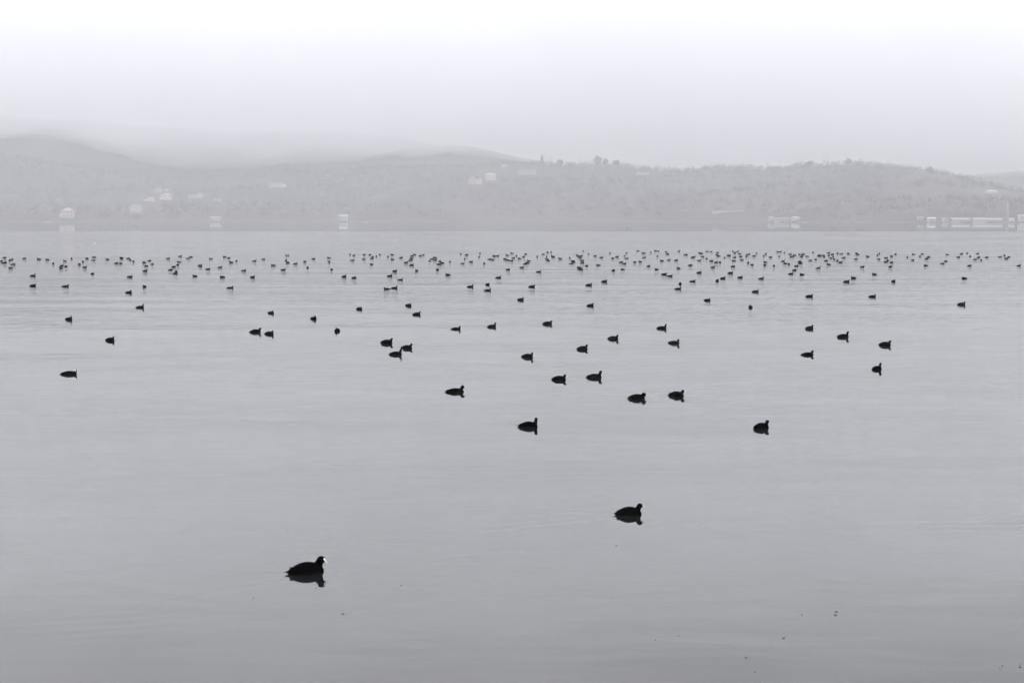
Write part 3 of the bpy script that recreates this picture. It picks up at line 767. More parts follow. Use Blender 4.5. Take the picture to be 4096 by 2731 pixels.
def bill_mesh(root, tip):
    bm = bmesh.new()
    a, b = np.array(root, float), np.array(tip, float)
    d = b - a
    L = np.linalg.norm(d)
    d /= L
    side = np.cross(d, (0, 0, 1))
    if np.linalg.norm(side) < .3:
        side = np.array((0, 1.0, 0))
    side /= np.linalg.norm(side)
    up = np.cross(side, d)
    rings = []
    for s, h, w, drop in ((-0.15, .0105, .0075, 0), (.15, .0100, .0070, 0), (.45, .0082, .0056, .0), (.75, .0052, .0036, -.0008), (.93, .0026, .0020, -.0018), (1.0, .0006, .0006, -.0026)):
        c = a + d * L * s + up * drop
        rings.append([bm.verts.new(tuple(c + up * h * math.sin(q) + side * w * math.cos(q))) for q in np.linspace(0, 2 * math.pi, 10, endpoint=False)])
    for r1, r2 in zip(rings, rings[1:]):
        for k in range(10):
            bm.faces.new((r1[k], r1[(k + 1) % 10], r2[(k + 1) % 10], r2[k]))
    bm.faces.new(rings[0]); bm.faces.new(rings[-1])
    return bm_mesh(bm, "bill", M_BILL, True)


def shield_mesh(c, root, tip):
    """The bare white plate rising from the bill up the forehead."""
    bm = bmesh.new()
    r = bmesh.ops.create_icosphere(bm, subdivisions=3, radius=1.0)
    d = np.array(tip, float) - np.array(root, float)
    yaw = math.atan2(d[1], d[0])
    pitch = math.radians(58)
    for q in r["verts"]:
        x, y, z = q.co.x * 0.0185, q.co.y * 0.0115, q.co.z * 0.0075
        x2, z2 = x * math.cos(pitch) + z * math.sin(pitch), -x * math.sin(pitch) + z * math.cos(pitch)
        q.co = (c[0] + (x2 + .001) * math.cos(yaw) - y * math.sin(yaw), c[1] + (x2 + .001) * math.sin(yaw) + y * math.cos(yaw), c[2] + z2 - .001)
    return bm_mesh(bm, "frontal_shield", M_SHIELD, True)


def eye_mesh(c, side):
    bm = bmesh.new()
    r = bmesh.ops.create_icosphere(bm, subdivisions=1, radius=0.0042)
    for q in r["verts"]:
        q.co = (q.co.x + c[0], q.co.y + c[1] + side, q.co.z + c[2])
    return bm_mesh(bm, "eye", M_EYE, True)


FINE, ROUGH, BILL, SHIELD = {}, {}, {}, {}
for p in POSES:
    src = body_source(p)
    FINE[p] = grown(src, 0.0042, M_PLUMAGE, "coot_" + p)
    ROUGH[p] = grown(src, 0.0095, M_PLUMAGE, "far_coot_" + p)
    if POSES[p][3]:
        BILL[p] = bill_mesh(*POSES[p][3])
    if POSES[p][4]:
        SHIELD[p] = shield_mesh(POSES[p][4], *POSES[p][3])
EYES = {"N": [eye_mesh((.144, 0, .102), s) for s in (.0215, -.0215)], "S": [eye_mesh((.138, -.012, .104), -.0225)]}

for x, y, yaw, pose, size, label in COOTS:
    fine = y < 62
    o = link("coot", (FINE if fine else ROUGH)[pose], None, (x, y, 0.0), label=label, category="bird", group="coots floating on the lake")
    o.rotation_euler = (0, 0, math.radians(yaw))
    o.scale = (size, size, size)
    if fine:
        link("bill", BILL[pose], o)
        if pose in SHIELD:
            link("frontal_shield", SHIELD[pose], o)
    if y < 16:
        for e in EYES.get(pose, ()):
            link("eye", e, o)

# the farthest rank, past the three hundred that show largest
allv, allf, base = [], [], 0
cache = {}
for x, y, yaw, pose, size in DISTANT_COOTS:
    me = ROUGH[pose]
    if pose not in cache:
        a = np.empty(len(me.vertices) * 3, dtype=np.float32)
        me.vertices.foreach_get("co", a)
        me.calc_loop_triangles()
        t = np.empty(len(me.loop_triangles) * 3, dtype=np.int32)
        me.loop_triangles.foreach_get("vertices", t)
        cache[pose] = (a.reshape(-1, 3), t.reshape(-1, 3))
    a, t = cache[pose]
    c, s = math.cos(math.radians(yaw)), math.sin(math.radians(yaw))
    allv.append(np.stack([(a[:, 0] * c - a[:, 1] * s) * size + x, (a[:, 0] * s + a[:, 1] * c) * size + y, a[:, 2] * size], 1))
    allf.append(t + base)
    base += len(a)
link("distant_coots", mesh_np("distant_coots", np.concatenate(allv), np.concatenate(allf), M_PLUMAGE, True),
     label="farthest rank of tiny dark coots strung across the lake", category="birds", kind="stuff")

# two white gulls on the ruffled water beyond the flock
for (x, y, yaw, size, label) in ((-57.0, 194.7, 180, 0.9, "white gull floating beyond the flock, below the two-storey villa"),
                                 (-18.3, 224.9, 20, 0.85, "white gull floating beyond the flock, right of the blue-roofed lake house")):
    me = ROUGH["H"].copy()
    me.materials[0] = M_GULL
    o = link("gull", me, None, (x, y, 0.02), label=label, category="bird", group="white gulls")
    o.rotation_euler = (0, 0, math.radians(yaw))
    o.scale = (size, size, size)

# ------------------------------------------------------------------ the lake surface
M_LAKE = bpy.data.materials.new("lake water")
M_LAKE.use_nodes = True
nt = M_LAKE.node_tree
N, Lk = nt.nodes, nt.links
pb = N["Principled BSDF"]
pb.inputs["Base Color"].default_value = (0.005, 0.0053, 0.0056, 1)
pb.inputs["IOR"].default_value = 1.48
pb.inputs["Specular IOR Level"].default_value = 0.5


def node(t, **kw):
    nd = N.new(t)
    for k, val in kw.items():
        setattr(nd, k, val)
    return nd


def math_(op, a, b=None, c=None):
    nd = node("ShaderNodeMath", operation=op)
    for i, val in enumerate((a, b, c)):
        if val is None:
            continue
        if isinstance(val, (int, float)):
            nd.inputs[i].default_value = val
        else:
            Lk.new(val, nd.inputs[i])
    return nd.outputs[0]


def noise_(vec, scale, size, detail=2, rough=0.5, distort=0.0):
    mp = node("ShaderNodeMapping")
    mp.inputs["Scale"].default_value = scale
    Lk.new(vec, mp.inputs[0])
    nn = node("ShaderNodeTexNoise")
    nn.inputs["Scale"].default_value = size
    nn.inputs["Detail"].default_value = detail
    nn.inputs["Roughness"].default_value = rough
    nn.inputs["Distortion"].default_value = distort
    Lk.new(mp.outputs[0], nn.inputs["Vector"])
    return nn.outputs["Fac"]


def ramp_(val, a, b, lo=0.0, hi=1.0, kind='SMOOTHSTEP'):
    mr = node("ShaderNodeMapRange", interpolation_type=kind)
    mr.inputs["From Min"].default_value, mr.inputs["From Max"].default_value = a, b
    mr.inputs["To Min"].default_value, mr.inputs["To Max"].default_value = lo, hi
    Lk.new(val, mr.inputs[0])
    return mr.outputs[0]


geo = node("ShaderNodeNewGeometry")
sep = node("ShaderNodeSeparateXYZ")
Lk.new(geo.outputs["Position"], sep.inputs[0])
pos, py_ = geo.outputs["Position"], sep.outputs["Y"]
# wind: sheltered water by the near bank, a ruffled reach from some 40 m to 380 m out, calm again under the far shore
wander = math_('MULTIPLY', math_('SUBTRACT', noise_(pos, (0.5, 1, 1), 0.03, 3), 0.5), 60.0)
yy = math_('ADD', py_, wander)
near_edge = math_('POWER', ramp_(yy, 4, 72), 1.6)
patch = ramp_(noise_(pos, (0.7, 1, 1), 0.06, 4, 0.6), 0.32, 0.66, 0.3, 1.0)
far_edge = ramp_(math_('ADD', py_, math_('MULTIPLY', wander, 0.35)), 372, 386, 1.0, 0.0)
ruffle = math_('MULTIPLY', math_('MULTIPLY', near_edge, patch), far_edge)
swell = math_('MULTIPLY', noise_(pos, (0.45, 1, 1), 1.1, 2, 0.45, 0.3), 0.0085)
swell2 = math_('MULTIPLY', noise_(pos, (0.25, 1, 1), 0.22, 1), 0.05)
rip = math_('MULTIPLY', noise_(pos, (0.30, 1, 1), 4.2, 1.2, 0.45, 0.35), math_('MULTIPLY', ruffle, ramp_(py_, 70, 190, 0.017, 0.045)))
fine = math_('MULTIPLY', noise_(pos, (0.55, 1, 1), 7.0, 2, 0.5, 0.5), 0.0006)
calm = ramp_(py_, 300, 400, 1.0, 0.02)
height = math_('ADD', math_('MULTIPLY', math_('ADD', math_('ADD', swell, fine), swell2), calm), rip)
bump = node("ShaderNodeBump")
bump.inputs["Strength"].default_value = 1.0
bump.inputs["Distance"].default_value = 1.0
Lk.new(height, bump.inputs["Height"])
Lk.new(bump.outputs[0], pb.inputs["Normal"])
Lk.new(math_('MULTIPLY_ADD', math_('MULTIPLY', ruffle, ramp_(py_, 50, 250)), 0.10, 0.02), pb.inputs["Roughness"])


def wakes(X, Y):
    """Bow ripples and trailing wakes of the nearer coots, and the fading swirls of earlier ones, in metres."""
    Z = np.zeros_like(X)
    rs = random.Random(5)
    for x, y, yaw, pose, size, _ in COOTS:
        if y > 48:
            continue
        a = math.radians(yaw)
        L = 3.2 if pose in "NWH" else 1.2
        sel = (abs(X - x) < L + 1.5) & (abs(Y - y) < L * 0.6 + 1.5)
        if not sel.any():
            continue
        dx, dy = X[sel] - x, Y[sel] - y
        u = -(dx * math.cos(a) + dy * math.sin(a)) + 0.13
        w = -dx * math.sin(a) + dy * math.cos(a)
        lam = 0.16 + 0.0035 * y
        q = np.abs(w) - np.maximum(u, 0) * 0.30
        arm = np.where(u > -0.05, 1, 0) * np.exp(-u / (L * 0.45)) * np.exp(-(q / (0.10 + 0.10 * np.maximum(u, 0))) ** 2) * np.cos(2 * math.pi * q / lam)
        r = np.sqrt(dx * dx + dy * dy)
        ring = np.exp(-((r - 0.25) / 0.30) ** 2) * np.cos(2 * math.pi * r / lam)
        amp = (0.0022 if y < 20 else 0.0018)
        Z[sel] += amp * (arm + 0.35 * ring * (u < 0.2))
    # older wakes crossing the sheltered water: (x, y, heading, length, amplitude)
    for x, y, ang, L, amp in ((5.6, 15.2, 4, 2.4, .0045), (3.4, 26.0, -3, 6.0, .0040), (-3.9, 26.0, 6, 4.5, .0035), (7.2, 25.6, -9, 4.5, .0040), (-3.6, 11.2, 14, 1.8, .0014),
                              (-6.4, 29.0, 5, 5.0, .0035), (-1.4, 28.5, -4, 3.5, .0035), (6.0, 33.0, -5, 5.0, .0040), (-8.8, 34.0, 3, 5.0, .0040)):
        a = math.radians(ang)
        sel = (abs(X - x) < L) & (abs(Y - y) < L)
        dx, dy = X[sel] - x, Y[sel] - y
        u, w = dx * math.cos(a) + dy * math.sin(a), -dx * math.sin(a) + dy * math.cos(a)
        w = w - 0.02 * u * u
        lam = 0.14 + 0.006 * y
        Z[sel] += 0.40 * amp * (1 + 0.8 * fractal(dx + x, dy * 3 + y, 0.7, 9, 2)) * np.exp(-(u / (0.5 * L)) ** 2) * np.exp(-(w / (1.6 * lam)) ** 2) * np.cos(2 * math.pi * w / lam + 0.6 * np.sin(2.1 * u))
    return Z


ys, y = [-300, -60, -15, 2, 6], 8.5
while y < 60:
    ys.append(y)
    y += max(0.04, 0.0042 * y)
while y < 2150:
    ys.append(y)
    y *= 1.06
xs, x = [0.0], 0.0
while x < 3300:
    x += 0.05 if x < 5.5 else (0.10 if x < 13 else max(0.25, 0.05 * x if x > 24 else 0.3))
    xs.append(x)
xs = np.array([-q for q in xs[:0:-1]] + xs)
v, f = grid(xs, np.array(ys), wakes)
link("lake", mesh_np("lake", v, f, M_LAKE, True), kind="structure")

# ------------------------------------------------------------------ flecks of foam and bubbles
BUBBLES = [
    (2.71, 11.67, 6), (-1.42, 11.7, 5), (2.74, 11.77, 5), (2.15, 11.01, 5), (1.06, 14.2, 4), (-1.0, 12.63, 4), (1.77, 10.51, 4), (3.76, 10.28, 4),
    (-6.03, 17.63, 3), (-5.82, 16.13, 3), (-1.99, 14.94, 3), (-2.26, 12.19, 3), (-1.76, 12.54, 3), (-0.59, 12.48, 3), (0.87, 12.22, 3), (1.55, 13.34, 3),
    (1.13, 10.96, 3), (1.33, 11.08, 3), (5.35, 18.65, 3), (2.04, 15.1, 3), (4.39, 15.09, 3), (2.43, 11.67, 3), (1.78, 10.17, 3), (3.64, 10.31, 3),
    (-6.07, 17.05, 2), (-2.44, 14.9, 2), (-2.33, 14.81, 2), (-2.3, 15.02, 2), (-1.98, 14.79, 2), (-4.4, 13.72, 2), (-2.81, 13.07, 2), (-2.7, 13.06, 2),
    (-3.04, 12.78, 2), (-2.27, 12.27, 2), (-1.69, 12.0, 2), (-1.99, 12.62, 2), (-2.91, 9.98, 2), (-1.8, 10.14, 2), (-0.59, 14.11, 2), (-0.15, 14.17, 2),
    (0.95, 14.46, 2), (-0.9, 12.69, 2), (-1.44, 12.74, 2), (-1.3, 12.48, 2), (-1.13, 13.37, 2), (-0.06, 12.5, 2), (0.61, 12.78, 2), (1.35, 12.43, 2),
    (1.3, 11.1, 2), (5.52, 18.33, 2), (3.76, 14.32, 2), (5.33, 15.29, 2), (2.2, 11.32, 2), (2.28, 11.38, 2), (2.0, 10.77, 2), (2.04, 10.71, 2),
    (1.79, 9.92, 2), (2.16, 10.34, 2), (3.02, 10.27, 2), (3.58, 10.3, 2), (3.6, 10.26, 2), (3.6, 10.23, 2), (3.78, 10.34, 2), (-5.64, 15.81, 1),
    (-2.0, 15.08, 1), (-3.22, 12.66, 1), (-3.52, 12.48, 1), (-3.48, 12.44, 1), (-2.9, 11.83, 1), (-2.96, 13.18, 1), (-2.8, 12.18, 1), (-2.72, 11.93, 1),
    (-3.14, 10.61, 1), (-3.12, 10.61, 1), (-2.51, 10.77, 1), (-4.35, 14.05, 1), (1.0, 14.12, 1), (1.66, 16.2, 1), (1.64, 15.96, 1), (1.7, 15.95, 1),
    (0.75, 15.85, 1), (-1.19, 13.34, 1), (-0.5, 12.52, 1), (-0.38, 12.51, 1), (1.41, 13.05, 1), (1.3, 13.05, 1), (-1.01, 12.16, 1), (-1.21, 11.89, 1),
    (-1.43, 11.74, 1), (1.22, 10.9, 1), (1.06, 10.91, 1), (-1.33, 11.07, 1), (0.34, 13.48, 1), (0.14, 14.56, 1), (5.3, 15.45, 1), (2.64, 16.88, 1),
    (3.44, 13.14, 1), (3.25, 12.99, 1), (2.61, 11.85, 1), (2.31, 11.34, 1), (3.46, 10.54, 1), (3.72, 10.28, 1), (2.65, 10.65, 1), (1.89, 15.16, 1),
    (1.98, 15.18, 1), (1.93, 14.86, 1), (3.05, 12.74, 1), (2.82, 12.25, 1), (2.59, 12.1, 1), (2.08, 12.47, 1), (2.25, 12.78, 1),
]
BUBBLE_LABELS = [
    'largest foam fleck, lower one of a stacked pair at lower right',
    'broad pale foam fleck between the nearest coot and the lower centre',
    'upper foam fleck of the stacked pair at lower right',
    'lone foam fleck left below the stacked pair',
    'round foam fleck straight below the second nearest coot',
    'foam fleck right of the nearest coot and below its bill',
    'foam fleck near the bottom, left end of the lower right trail',
    'foam fleck in the bottom right corner',
    'elongated foam fleck high near the left edge',
    'foam fleck touching the left edge halfway down the near water',
    "foam fleck just above the nearest coot's head",
    "foam fleck below and behind the nearest coot's tail",
    "foam fleck just under the nearest coot's reflected head",
    'foam fleck in the row right of the nearest coot',
    'foam fleck below the second nearest coot, lowest of its column',
    'foam fleck right below the second nearest coot in open water',
    'foam fleck low between the nearest coot and the lower right trail',
    'foam fleck right of the low centre fleck',
    'foam fleck alone far right above the short wake',
    'foam fleck just right of and below the second nearest coot',
    'foam fleck in open water below the short wake at right',
    'foam fleck left of the stacked pair at lower right',
    'foam fleck lowest of the lower right trail',
    'foam fleck left in the bottom right corner cluster',
]



def bubble_geo(c, rnd):
    """A low cluster of froth domes lying on the water: verts, faces."""
    vv, ff = [], []
    for k in range(1 if c < 3 else 3):
        r = c * 0.0023 * (1 if k == 0 else rnd.uniform(.35, .6))
        ox, oy = (0, 0) if k == 0 else (rnd.uniform(-1, 1) * c * .0026, rnd.uniform(-1, 1) * c * .0026)
        b = len(vv)
        seg = 10
        for lv, (rr, zz) in enumerate(((1.0, -0.1), (0.92, 0.25), (0.55, 0.5))):
            for s in range(seg):
                a = 2 * math.pi * s / seg
                vv.append((ox + r * rr * math.cos(a) * 1.25, oy + r * rr * math.sin(a), r * zz))
        vv.append((ox, oy, r * 0.58))
        for lv in range(2):
            for s in range(seg):
                p, q = b + lv * seg + s, b + lv * seg + (s + 1) % seg
                ff += [(p, q, q + seg), (p, q + seg, p + seg)]
        for s in range(seg):
            ff.append((b + 2 * seg + s, b + 2 * seg + (s + 1) % seg, b + 3 * seg))
    return np.array(vv), np.array(ff)


rnd = random.Random(3)
sv, sf, base = [], [], 0
for i, (x, y, c) in enumerate(BUBBLES):
    vv, ff = bubble_geo(c, rnd)
    if i < len(BUBBLE_LABELS):
        link("foam_fleck", mesh_np("foam_fleck", vv, ff, M_FOAM, True), None, (x, y, 0.001), label=BUBBLE_LABELS[i], category="foam", group="flecks of foam on the near water")
    else:
        sv.append(vv + np.array((x, y, 0.001))); sf.append(ff + base); base += len(vv)
link("floating_specks", mesh_np("floating_specks", np.concatenate(sv), np.concatenate(sf), M_FOAM, True),
     label="scattered tiny bubbles and specks on the near water", category="specks", kind="stuff")

# ------------------------------------------------------------------ buildings on the far shore and hillside
def ground_z(x, y):
    return float(terrain(np.array([x]), np.array([y]))[0])


def windows(root, w, d, rows, mw=1.1, mh=1.3):
    """rows: (sill height, [x positions]) on the lake front; each pane a part."""
    for sill, xsx in rows:
        for wx in xsx:
            p = link("window", box_mesh("window", M_WHITE, wx - mw / 2 - .09, wx + mw / 2 + .09, -d / 2 - .05, -d / 2 + .02, sill - .09, sill + mh + .09), root)
            link("pane", box_mesh("pane", M_PANE, wx - mw / 2, wx + mw / 2, -d / 2 - .08, -d / 2 - .052, sill, sill + mh), p)


def roof_bm(kind, w, d, h0, rh, over=0.5):
    bm = bmesh.new()
    a, b = w / 2 + over, d / 2 + over
    if kind == "hip":
        e = max(a - b, 0.2)
        v = [bm.verts.new(p) for p in ((-a, -b, h0), (a, -b, h0), (a, b, h0), (-a, b, h0), (-e, 0, h0 + rh), (e, 0, h0 + rh), (-a, -b, h0 - .15), (a, -b, h0 - .15), (a, b, h0 - .15), (-a, b, h0 - .15))]
        for f in ((0, 1, 5, 4), (1, 2, 5), (2, 3, 4, 5), (3, 0, 4), (6, 7, 1, 0), (7, 8, 2, 1), (8, 9, 3, 2), (9, 6, 0, 3), (6, 9, 8, 7)):
            bm.faces.new([v[i] for i in f])
    elif kind == "gable":        # ridge along x
        v = [bm.verts.new(p) for p in ((-a, -b, h0), (a, -b, h0), (a, b, h0), (-a, b, h0), (-a, 0, h0 + rh), (a, 0, h0 + rh), (-a, -b, h0 - .15), (a, -b, h0 - .15), (a, b, h0 - .15), (-a, b, h0 - .15))]
        for f in ((0, 1, 5, 4), (2, 3, 4, 5), (1, 2, 5), (3, 0, 4), (6, 7, 1, 0), (7, 8, 2, 1), (8, 9, 3, 2), (9, 6, 0, 3), (6, 9, 8, 7)):
            bm.faces.new([v[i] for i in f])
    elif kind == "front":        # gable end towards the lake
        v = [bm.verts.new(p) for p in ((-a, -b, h0), (a, -b, h0), (a, b, h0), (-a, b, h0), (0, -b, h0 + rh), (0, b, h0 + rh))]
        for f in ((0, 3, 5, 4), (1, 4, 5, 2), (0, 4, 1), (2, 5, 3), (0, 1, 2, 3)):
            bm.faces.new([v[i] for i in f])
    else:                        # single pitch falling towards the lake
        v = [bm.verts.new(p) for p in ((-a, -b, h0), (a, -b, h0), (a, b, h0 + rh), (-a, b, h0 + rh), (-a, -b, h0 - .2), (a, -b, h0 - .2), (a, b, h0 - .2), (-a, b, h0 - .2))]
        for f in ((0, 1, 2, 3), (4, 5, 1, 0), (5, 6, 2, 1), (6, 7, 3, 2), (7, 4, 0, 3), (4, 7, 6, 5)):
            bm.faces.new([v[i] for i in f])
    return bm


def house(name, label, x, y, w, d, h, roof, rh, wall_m, roof_m, rows=(), door=None, cat="house", rz=0.0, chimney=None, win=(1.1, 1.3), lift=0.0, group="buildings on the far shore"):
    z = ground_z(x, y) + lift
    root = link(name, None, None, (x, y, z), label=label, category=cat, group=group)
    root.rotation_euler = (0, 0, rz)
    link("plinth", box_mesh("plinth", M_STONE, -w / 2 - .15, w / 2 + .15, -d / 2 - .15, d / 2 + .15, -3.0 - lift, 0.35), root)
    link("wall", box_mesh("wall", wall_m, -w / 2, w / 2, -d / 2, d / 2, 0.3, h), root)
    r = link("roof", bm_mesh(roof_bm(roof, w, d, h + .003, rh), "roof", roof_m), root)
    if chimney is not None:
        link("chimney", box_mesh("chimney", M_WHITE, chimney - .35, chimney + .35, .2, .9, h + rh * .4, h + rh + .8), r)
    windows(root, w, d, rows, *win)
    if door is not None:
        link("door", box_mesh("door", M_DOOR, door - .55, door + .55, -d / 2 - .07, -d / 2 + .02, .36, 2.4), root)
    return root


def annex(root, w0, w1, d, h, wall_m, rh=0.9, roof_m=None, dy=0.0):
    link("side_wing", box_mesh("side_wing", wall_m, w0, w1, -d / 2 + dy, d / 2 + dy, -2.5, h), root)
    bm = roof_bm("pitch", w1 - w0, d, h + .003, rh, .3)
    for q in bm.verts:
        q.co.x += (w0 + w1) / 2
        q.co.y += dy
    link("wing_roof", bm_mesh(bm, "wing_roof", roof_m or M_TILE), root)


r = house("villa", "two-storey white villa with hipped tile roof above the left shore", -509.1, 1637, 12.3, 9, 7.6, "hip", 3.0, M_WHITE, M_TILE,
          rows=((4.9, (-3.8, -1.2, 1.4)), (1.2, (-3.8, 1.6))), door=-1.0, chimney=1.5, win=(1.6, 1.5), rz=0.12)
windows(r, 12.3, 9, ((4.8, (4.6,)), (1.2, (4.6,))), 1.1, 2.0)
annex(r, -8.9, -6.15, 6, 4.3, M_WHITE, 0.8)
bm = bmesh.new()
box(bm, -6.1, 3.2, -5.9, -4.56, 3.95, 4.15)
link("balcony", bm_mesh(bm, "balcony", M_WHITE), r)
for px in (-5.9, -2.0, 3.0):
    link("post", box_mesh("post", M_WHITE, px - .12, px + .12, -5.85, -5.6, 0.0, 3.94), r)

house("house", "small rose house at the top of the hillside village", -508.7, 2059, 8.6, 7, 3.0, "gable", 1.8, M_PINKWALL, M_TILE, ((1.0, (-2.6, 0, 2.6)),))
house("house", "tiny white gable peeping beside the village's topmost house", -500.9, 2073, 4.2, 5, 2.6, "front", 1.6, M_WHITE, M_TILE, ((1.0, (0,)),), win=(.9, 1.0))
r = house("house", "largest house of the hillside village, cream with two window bays", -464.9, 1925, 13.5, 9, 6.3, "hip", 2.6, M_CREAM, M_TILE, ((4.0, (-4.6, -1.4, 4.3)), (1.0, (-4.6, 1.2, 4.3))), door=-1.6, win=(1.4, 1.5))
annex(r, -9.2, -6.8, 6, 3.6, M_WHITE)
r = house("house", "low white house at the left of the hillside village", -479.7, 1901, 8.2, 7, 3.4, "gable", 2.0, M_WHITE, M_TILE, ((1.0, (-2.4, 0, 2.4)),))
annex(r, -9.6, -4.15, 5, 2.4, M_CREAM, 0.6)
r = house("house", "grey terraced house lowest in the hillside village", -449.3, 1707, 13, 8, 6.2, "hip", 2.2, M_GREYWALL, M_GREYROOF, ((4.0, (-4.6, -1.6, 1.6)), (1.0, (-4.2, 3.4))), door=0.4)
bm = bmesh.new()
box(bm, -8.2, 1.0, -6.2, -5.4, -1.2, -.4)
link("terrace_wall", bm_mesh(bm, "terrace_wall", M_WHITE), r)
r = house("house", "bright white flat house right of the hillside village", -421.9, 1935, 7.5, 7, 5.6, "pitch", 0.5, M_WHITE, M_GREYROOF, ((3.6, (-2.0, 1.8)), (1.0, (-2.0, 1.8))), win=(1.6, 1.5))
annex(r, -15.5, -3.8, 6, 3.2, M_GREYWALL, 0.5, M_GREYROOF)
house("house", "faint grey cottage on the slope above the long white boathouse", -389.0, 1889, 9.5, 7, 2.8, "gable", 1.6, M_GREYWALL, M_GREYROOF, ((1.0, (-2.8, 0, 2.8)),))
r = house("boathouse", "long low white boathouse with dark openings at the water's edge", -345.8, 1665, 12.2, 6, 3.0, "pitch", .35, M_WHITE, M_WHITE, (), None, "boathouse", win=(1.1, 1.5))
windows(r, 12.2, 6, ((.7, (-4.6, -2.2, -.4, 1.6, 3.4, 5.0)),), 1.0, 1.5)
r = house("farmhouse", "pale hillside farmhouse with a bright right-hand end", -331.1, 2008, 17, 8, 4.4, "gable", 2.0, M_PINKWALL, M_GREYROOF, ((1.2, (-6, -2, 2, 6)),))
annex(r, 8.52, 13.4, 7, 4.2, M_WHITE, 0.5, M_WHITE)
r = house("lake_house", "lake house with pale blue sheet roof and white posts by the water", -198.6, 1682, 9.6, 7, 5.0, "pitch", 2.2, M_WHITE, M_BLUEROOF, ((3.3, (-3.4, -.4, 2.2)), (.9, (-2.0, .6, 3.2))), door=-3.6, win=(1.3, 1.2))
for px in (-4.4, -1.6, 1.6, 4.4):
    link("post", box_mesh("post", M_WHITE, px - .15, px + .15, -5.4, -5.1, -2.0, 2.7), r)
link("balcony", box_mesh("balcony", M_STONE, -4.7, 4.7, -5.5, -3.56, 2.72, 2.95), r)
r = house("house", "left one of the twin hillside houses, gabled with arched white fronts", -54.3, 1967, 10.5, 9, 6.4, "front", 3.6, M_GREYWALL, M_TILE, ((3.9, (-2.6, 2.6)), (.9, (-2.6, 2.6))), win=(2.0, 1.9))
for ax, az in ((-2.6, .6), (2.6, .6), (0, 6.6)):
    bm = bmesh.new()
    prev = None
    for k in range(13):
        a = math.pi * k / 12
        ring = [bm.verts.new((ax + rr * math.cos(a), yq, az + 1.4 + rr * math.sin(a))) for rr in (1.5, 2.0) for yq in (-4.9, -4.52)]
        if prev:
            for p, q in ((0, 1), (1, 3), (3, 2), (2, 0)):
                bm.faces.new((prev[p], prev[q], ring[q], ring[p]))
        prev = ring
    link("arch", bm_mesh(bm, "arch", M_WHITE), r)
annex(r, 5.3, 13.2, 7, 5.6, M_PINKWALL, .6, M_TILE)
house("house", "right one of the twin hillside houses, boxy and cream under a hipped roof", -30.1, 2013, 15, 10, 7.6, "hip", 2.8, M_CREAM, M_CREAM,
      ((5.4, (-5.6, -2.8, 0, 2.8, 5.6)), (2.9, (-5.6, -2.8, 2.8, 5.6)), (.9, (-5.6, 5.6))), door=0, win=(1.2, 1.3))
house("house", "small yellowish house high behind the twin hillside houses", -12.6, 2292, 8, 7, 3.6, "hip", 1.8, M_CREAM, M_CREAM, ((1.2, (-2.4, 0, 2.4)),))
house("hall", "wide faint building left under the lone ridge conifer", 22.8, 2196, 27, 10, 7.4, "pitch", .6, M_GREYWALL, M_GREYROOF, ((4.8, (-11, -7, -3, 1, 5, 9)), (1.5, (-11, -7, -3, 1, 5, 9))), cat="building", win=(2.0, 1.4))
house("house", "long faint roof on the ridge right of the round trees", 197.2, 2163, 19, 7, 2.3, "pitch", .6, M_GREYWALL, M_WHITE, ((.8, (-6, -2, 2, 6)),))
house("retaining_wall", "short pale wall on the lower slope below the ridge dip", 191.2, 1575, 7.5, 1.0, 1.0, "pitch", .1, M_GREYWALL, M_WHITE, cat="wall")
house("retaining_wall", "long pale wall on the lower slope above the open shore", 234.3, 1535, 38, 1.2, 1.2, "pitch", .1, M_GREYWALL, M_WHITE, cat="wall")
house("pavilion", "long pale jetty building, widest of the waterside cluster", 275.3, 1456, 15, 6, 3.2, "pitch", .7, M_GREYWALL, M_GREYROOF, ((.9, (-6, -4, -2, 0, 2, 4, 6)),), cat="building", win=(1.2, 1.5))
house("kiosk", "cream kiosk at the right end of the jetty building", 288.0, 1449, 8.0, 5, 2.7, "hip", 1.0, M_CREAM, M_WHITE, ((.9, (-2.4, 0, 2.4)),), cat="building")
house("kiosk", "small pale hut behind the left end of the jetty building", 266.7, 1469, 6, 5, 2.7, "front", 1.2, M_GREYWALL, M_WHITE, ((.9, (-1.4, 1.4)),), cat="building")
house("shed", "low pale shed set back, leftmost of the waterside sheds", 388.4, 1358, 5.5, 4, 1.9, "pitch", .5, M_GREYWALL, M_GREYROOF, ((.7, (-1.4, 1.4)),), cat="shed", win=(.9, .8))
house("shed", "square white shed, second of the small waterside sheds", 394.4, 1343, 6.6, 5, 3.0, "gable", 1.1, M_WHITE, M_WHITE, ((.9, (-1.8, 1.8)),), door=0, cat="shed")
house("shed", "narrow white shed just left of the long pale shed", 405.2, 1336, 4.2, 5, 3.0, "front", 1.0, M_WHITE, M_GREYROOF, ((.9, (0,)),), cat="shed")
house("long_shed", "shorter white-roofed half of the long pale shed", 417.9, 1329, 16, 6, 2.0, "pitch", 1.6, M_STONE, M_GREYROOF, ((.7, (-6, 0, 6)),), cat="shed", win=(.8, .7))
house("long_shed", "longer grey-roofed half of the long pale shed", 439.2, 1318, 26, 6, 2.0, "pitch", 1.6, M_STONE, M_GREYROOF, ((.7, (-10, -4, 2, 8)),), cat="shed", win=(.8, .7))
house("shed", "small cream hut between the long shed and the right edge", 458.2, 1309, 4.0, 4, 2.6, "hip", .9, M_CREAM, M_CREAM, ((.9, (-.8,)),), cat="shed", win=(.8, .9))
house("house", "tall white building cut off by the right edge", 468.6, 1304, 10.7, 7, 5.6, "pitch", .6, M_WHITE, M_WHITE, ((3.5, (-3.4, 0, 3.4)), (.9, (-3.4, 3.4))), door=0)
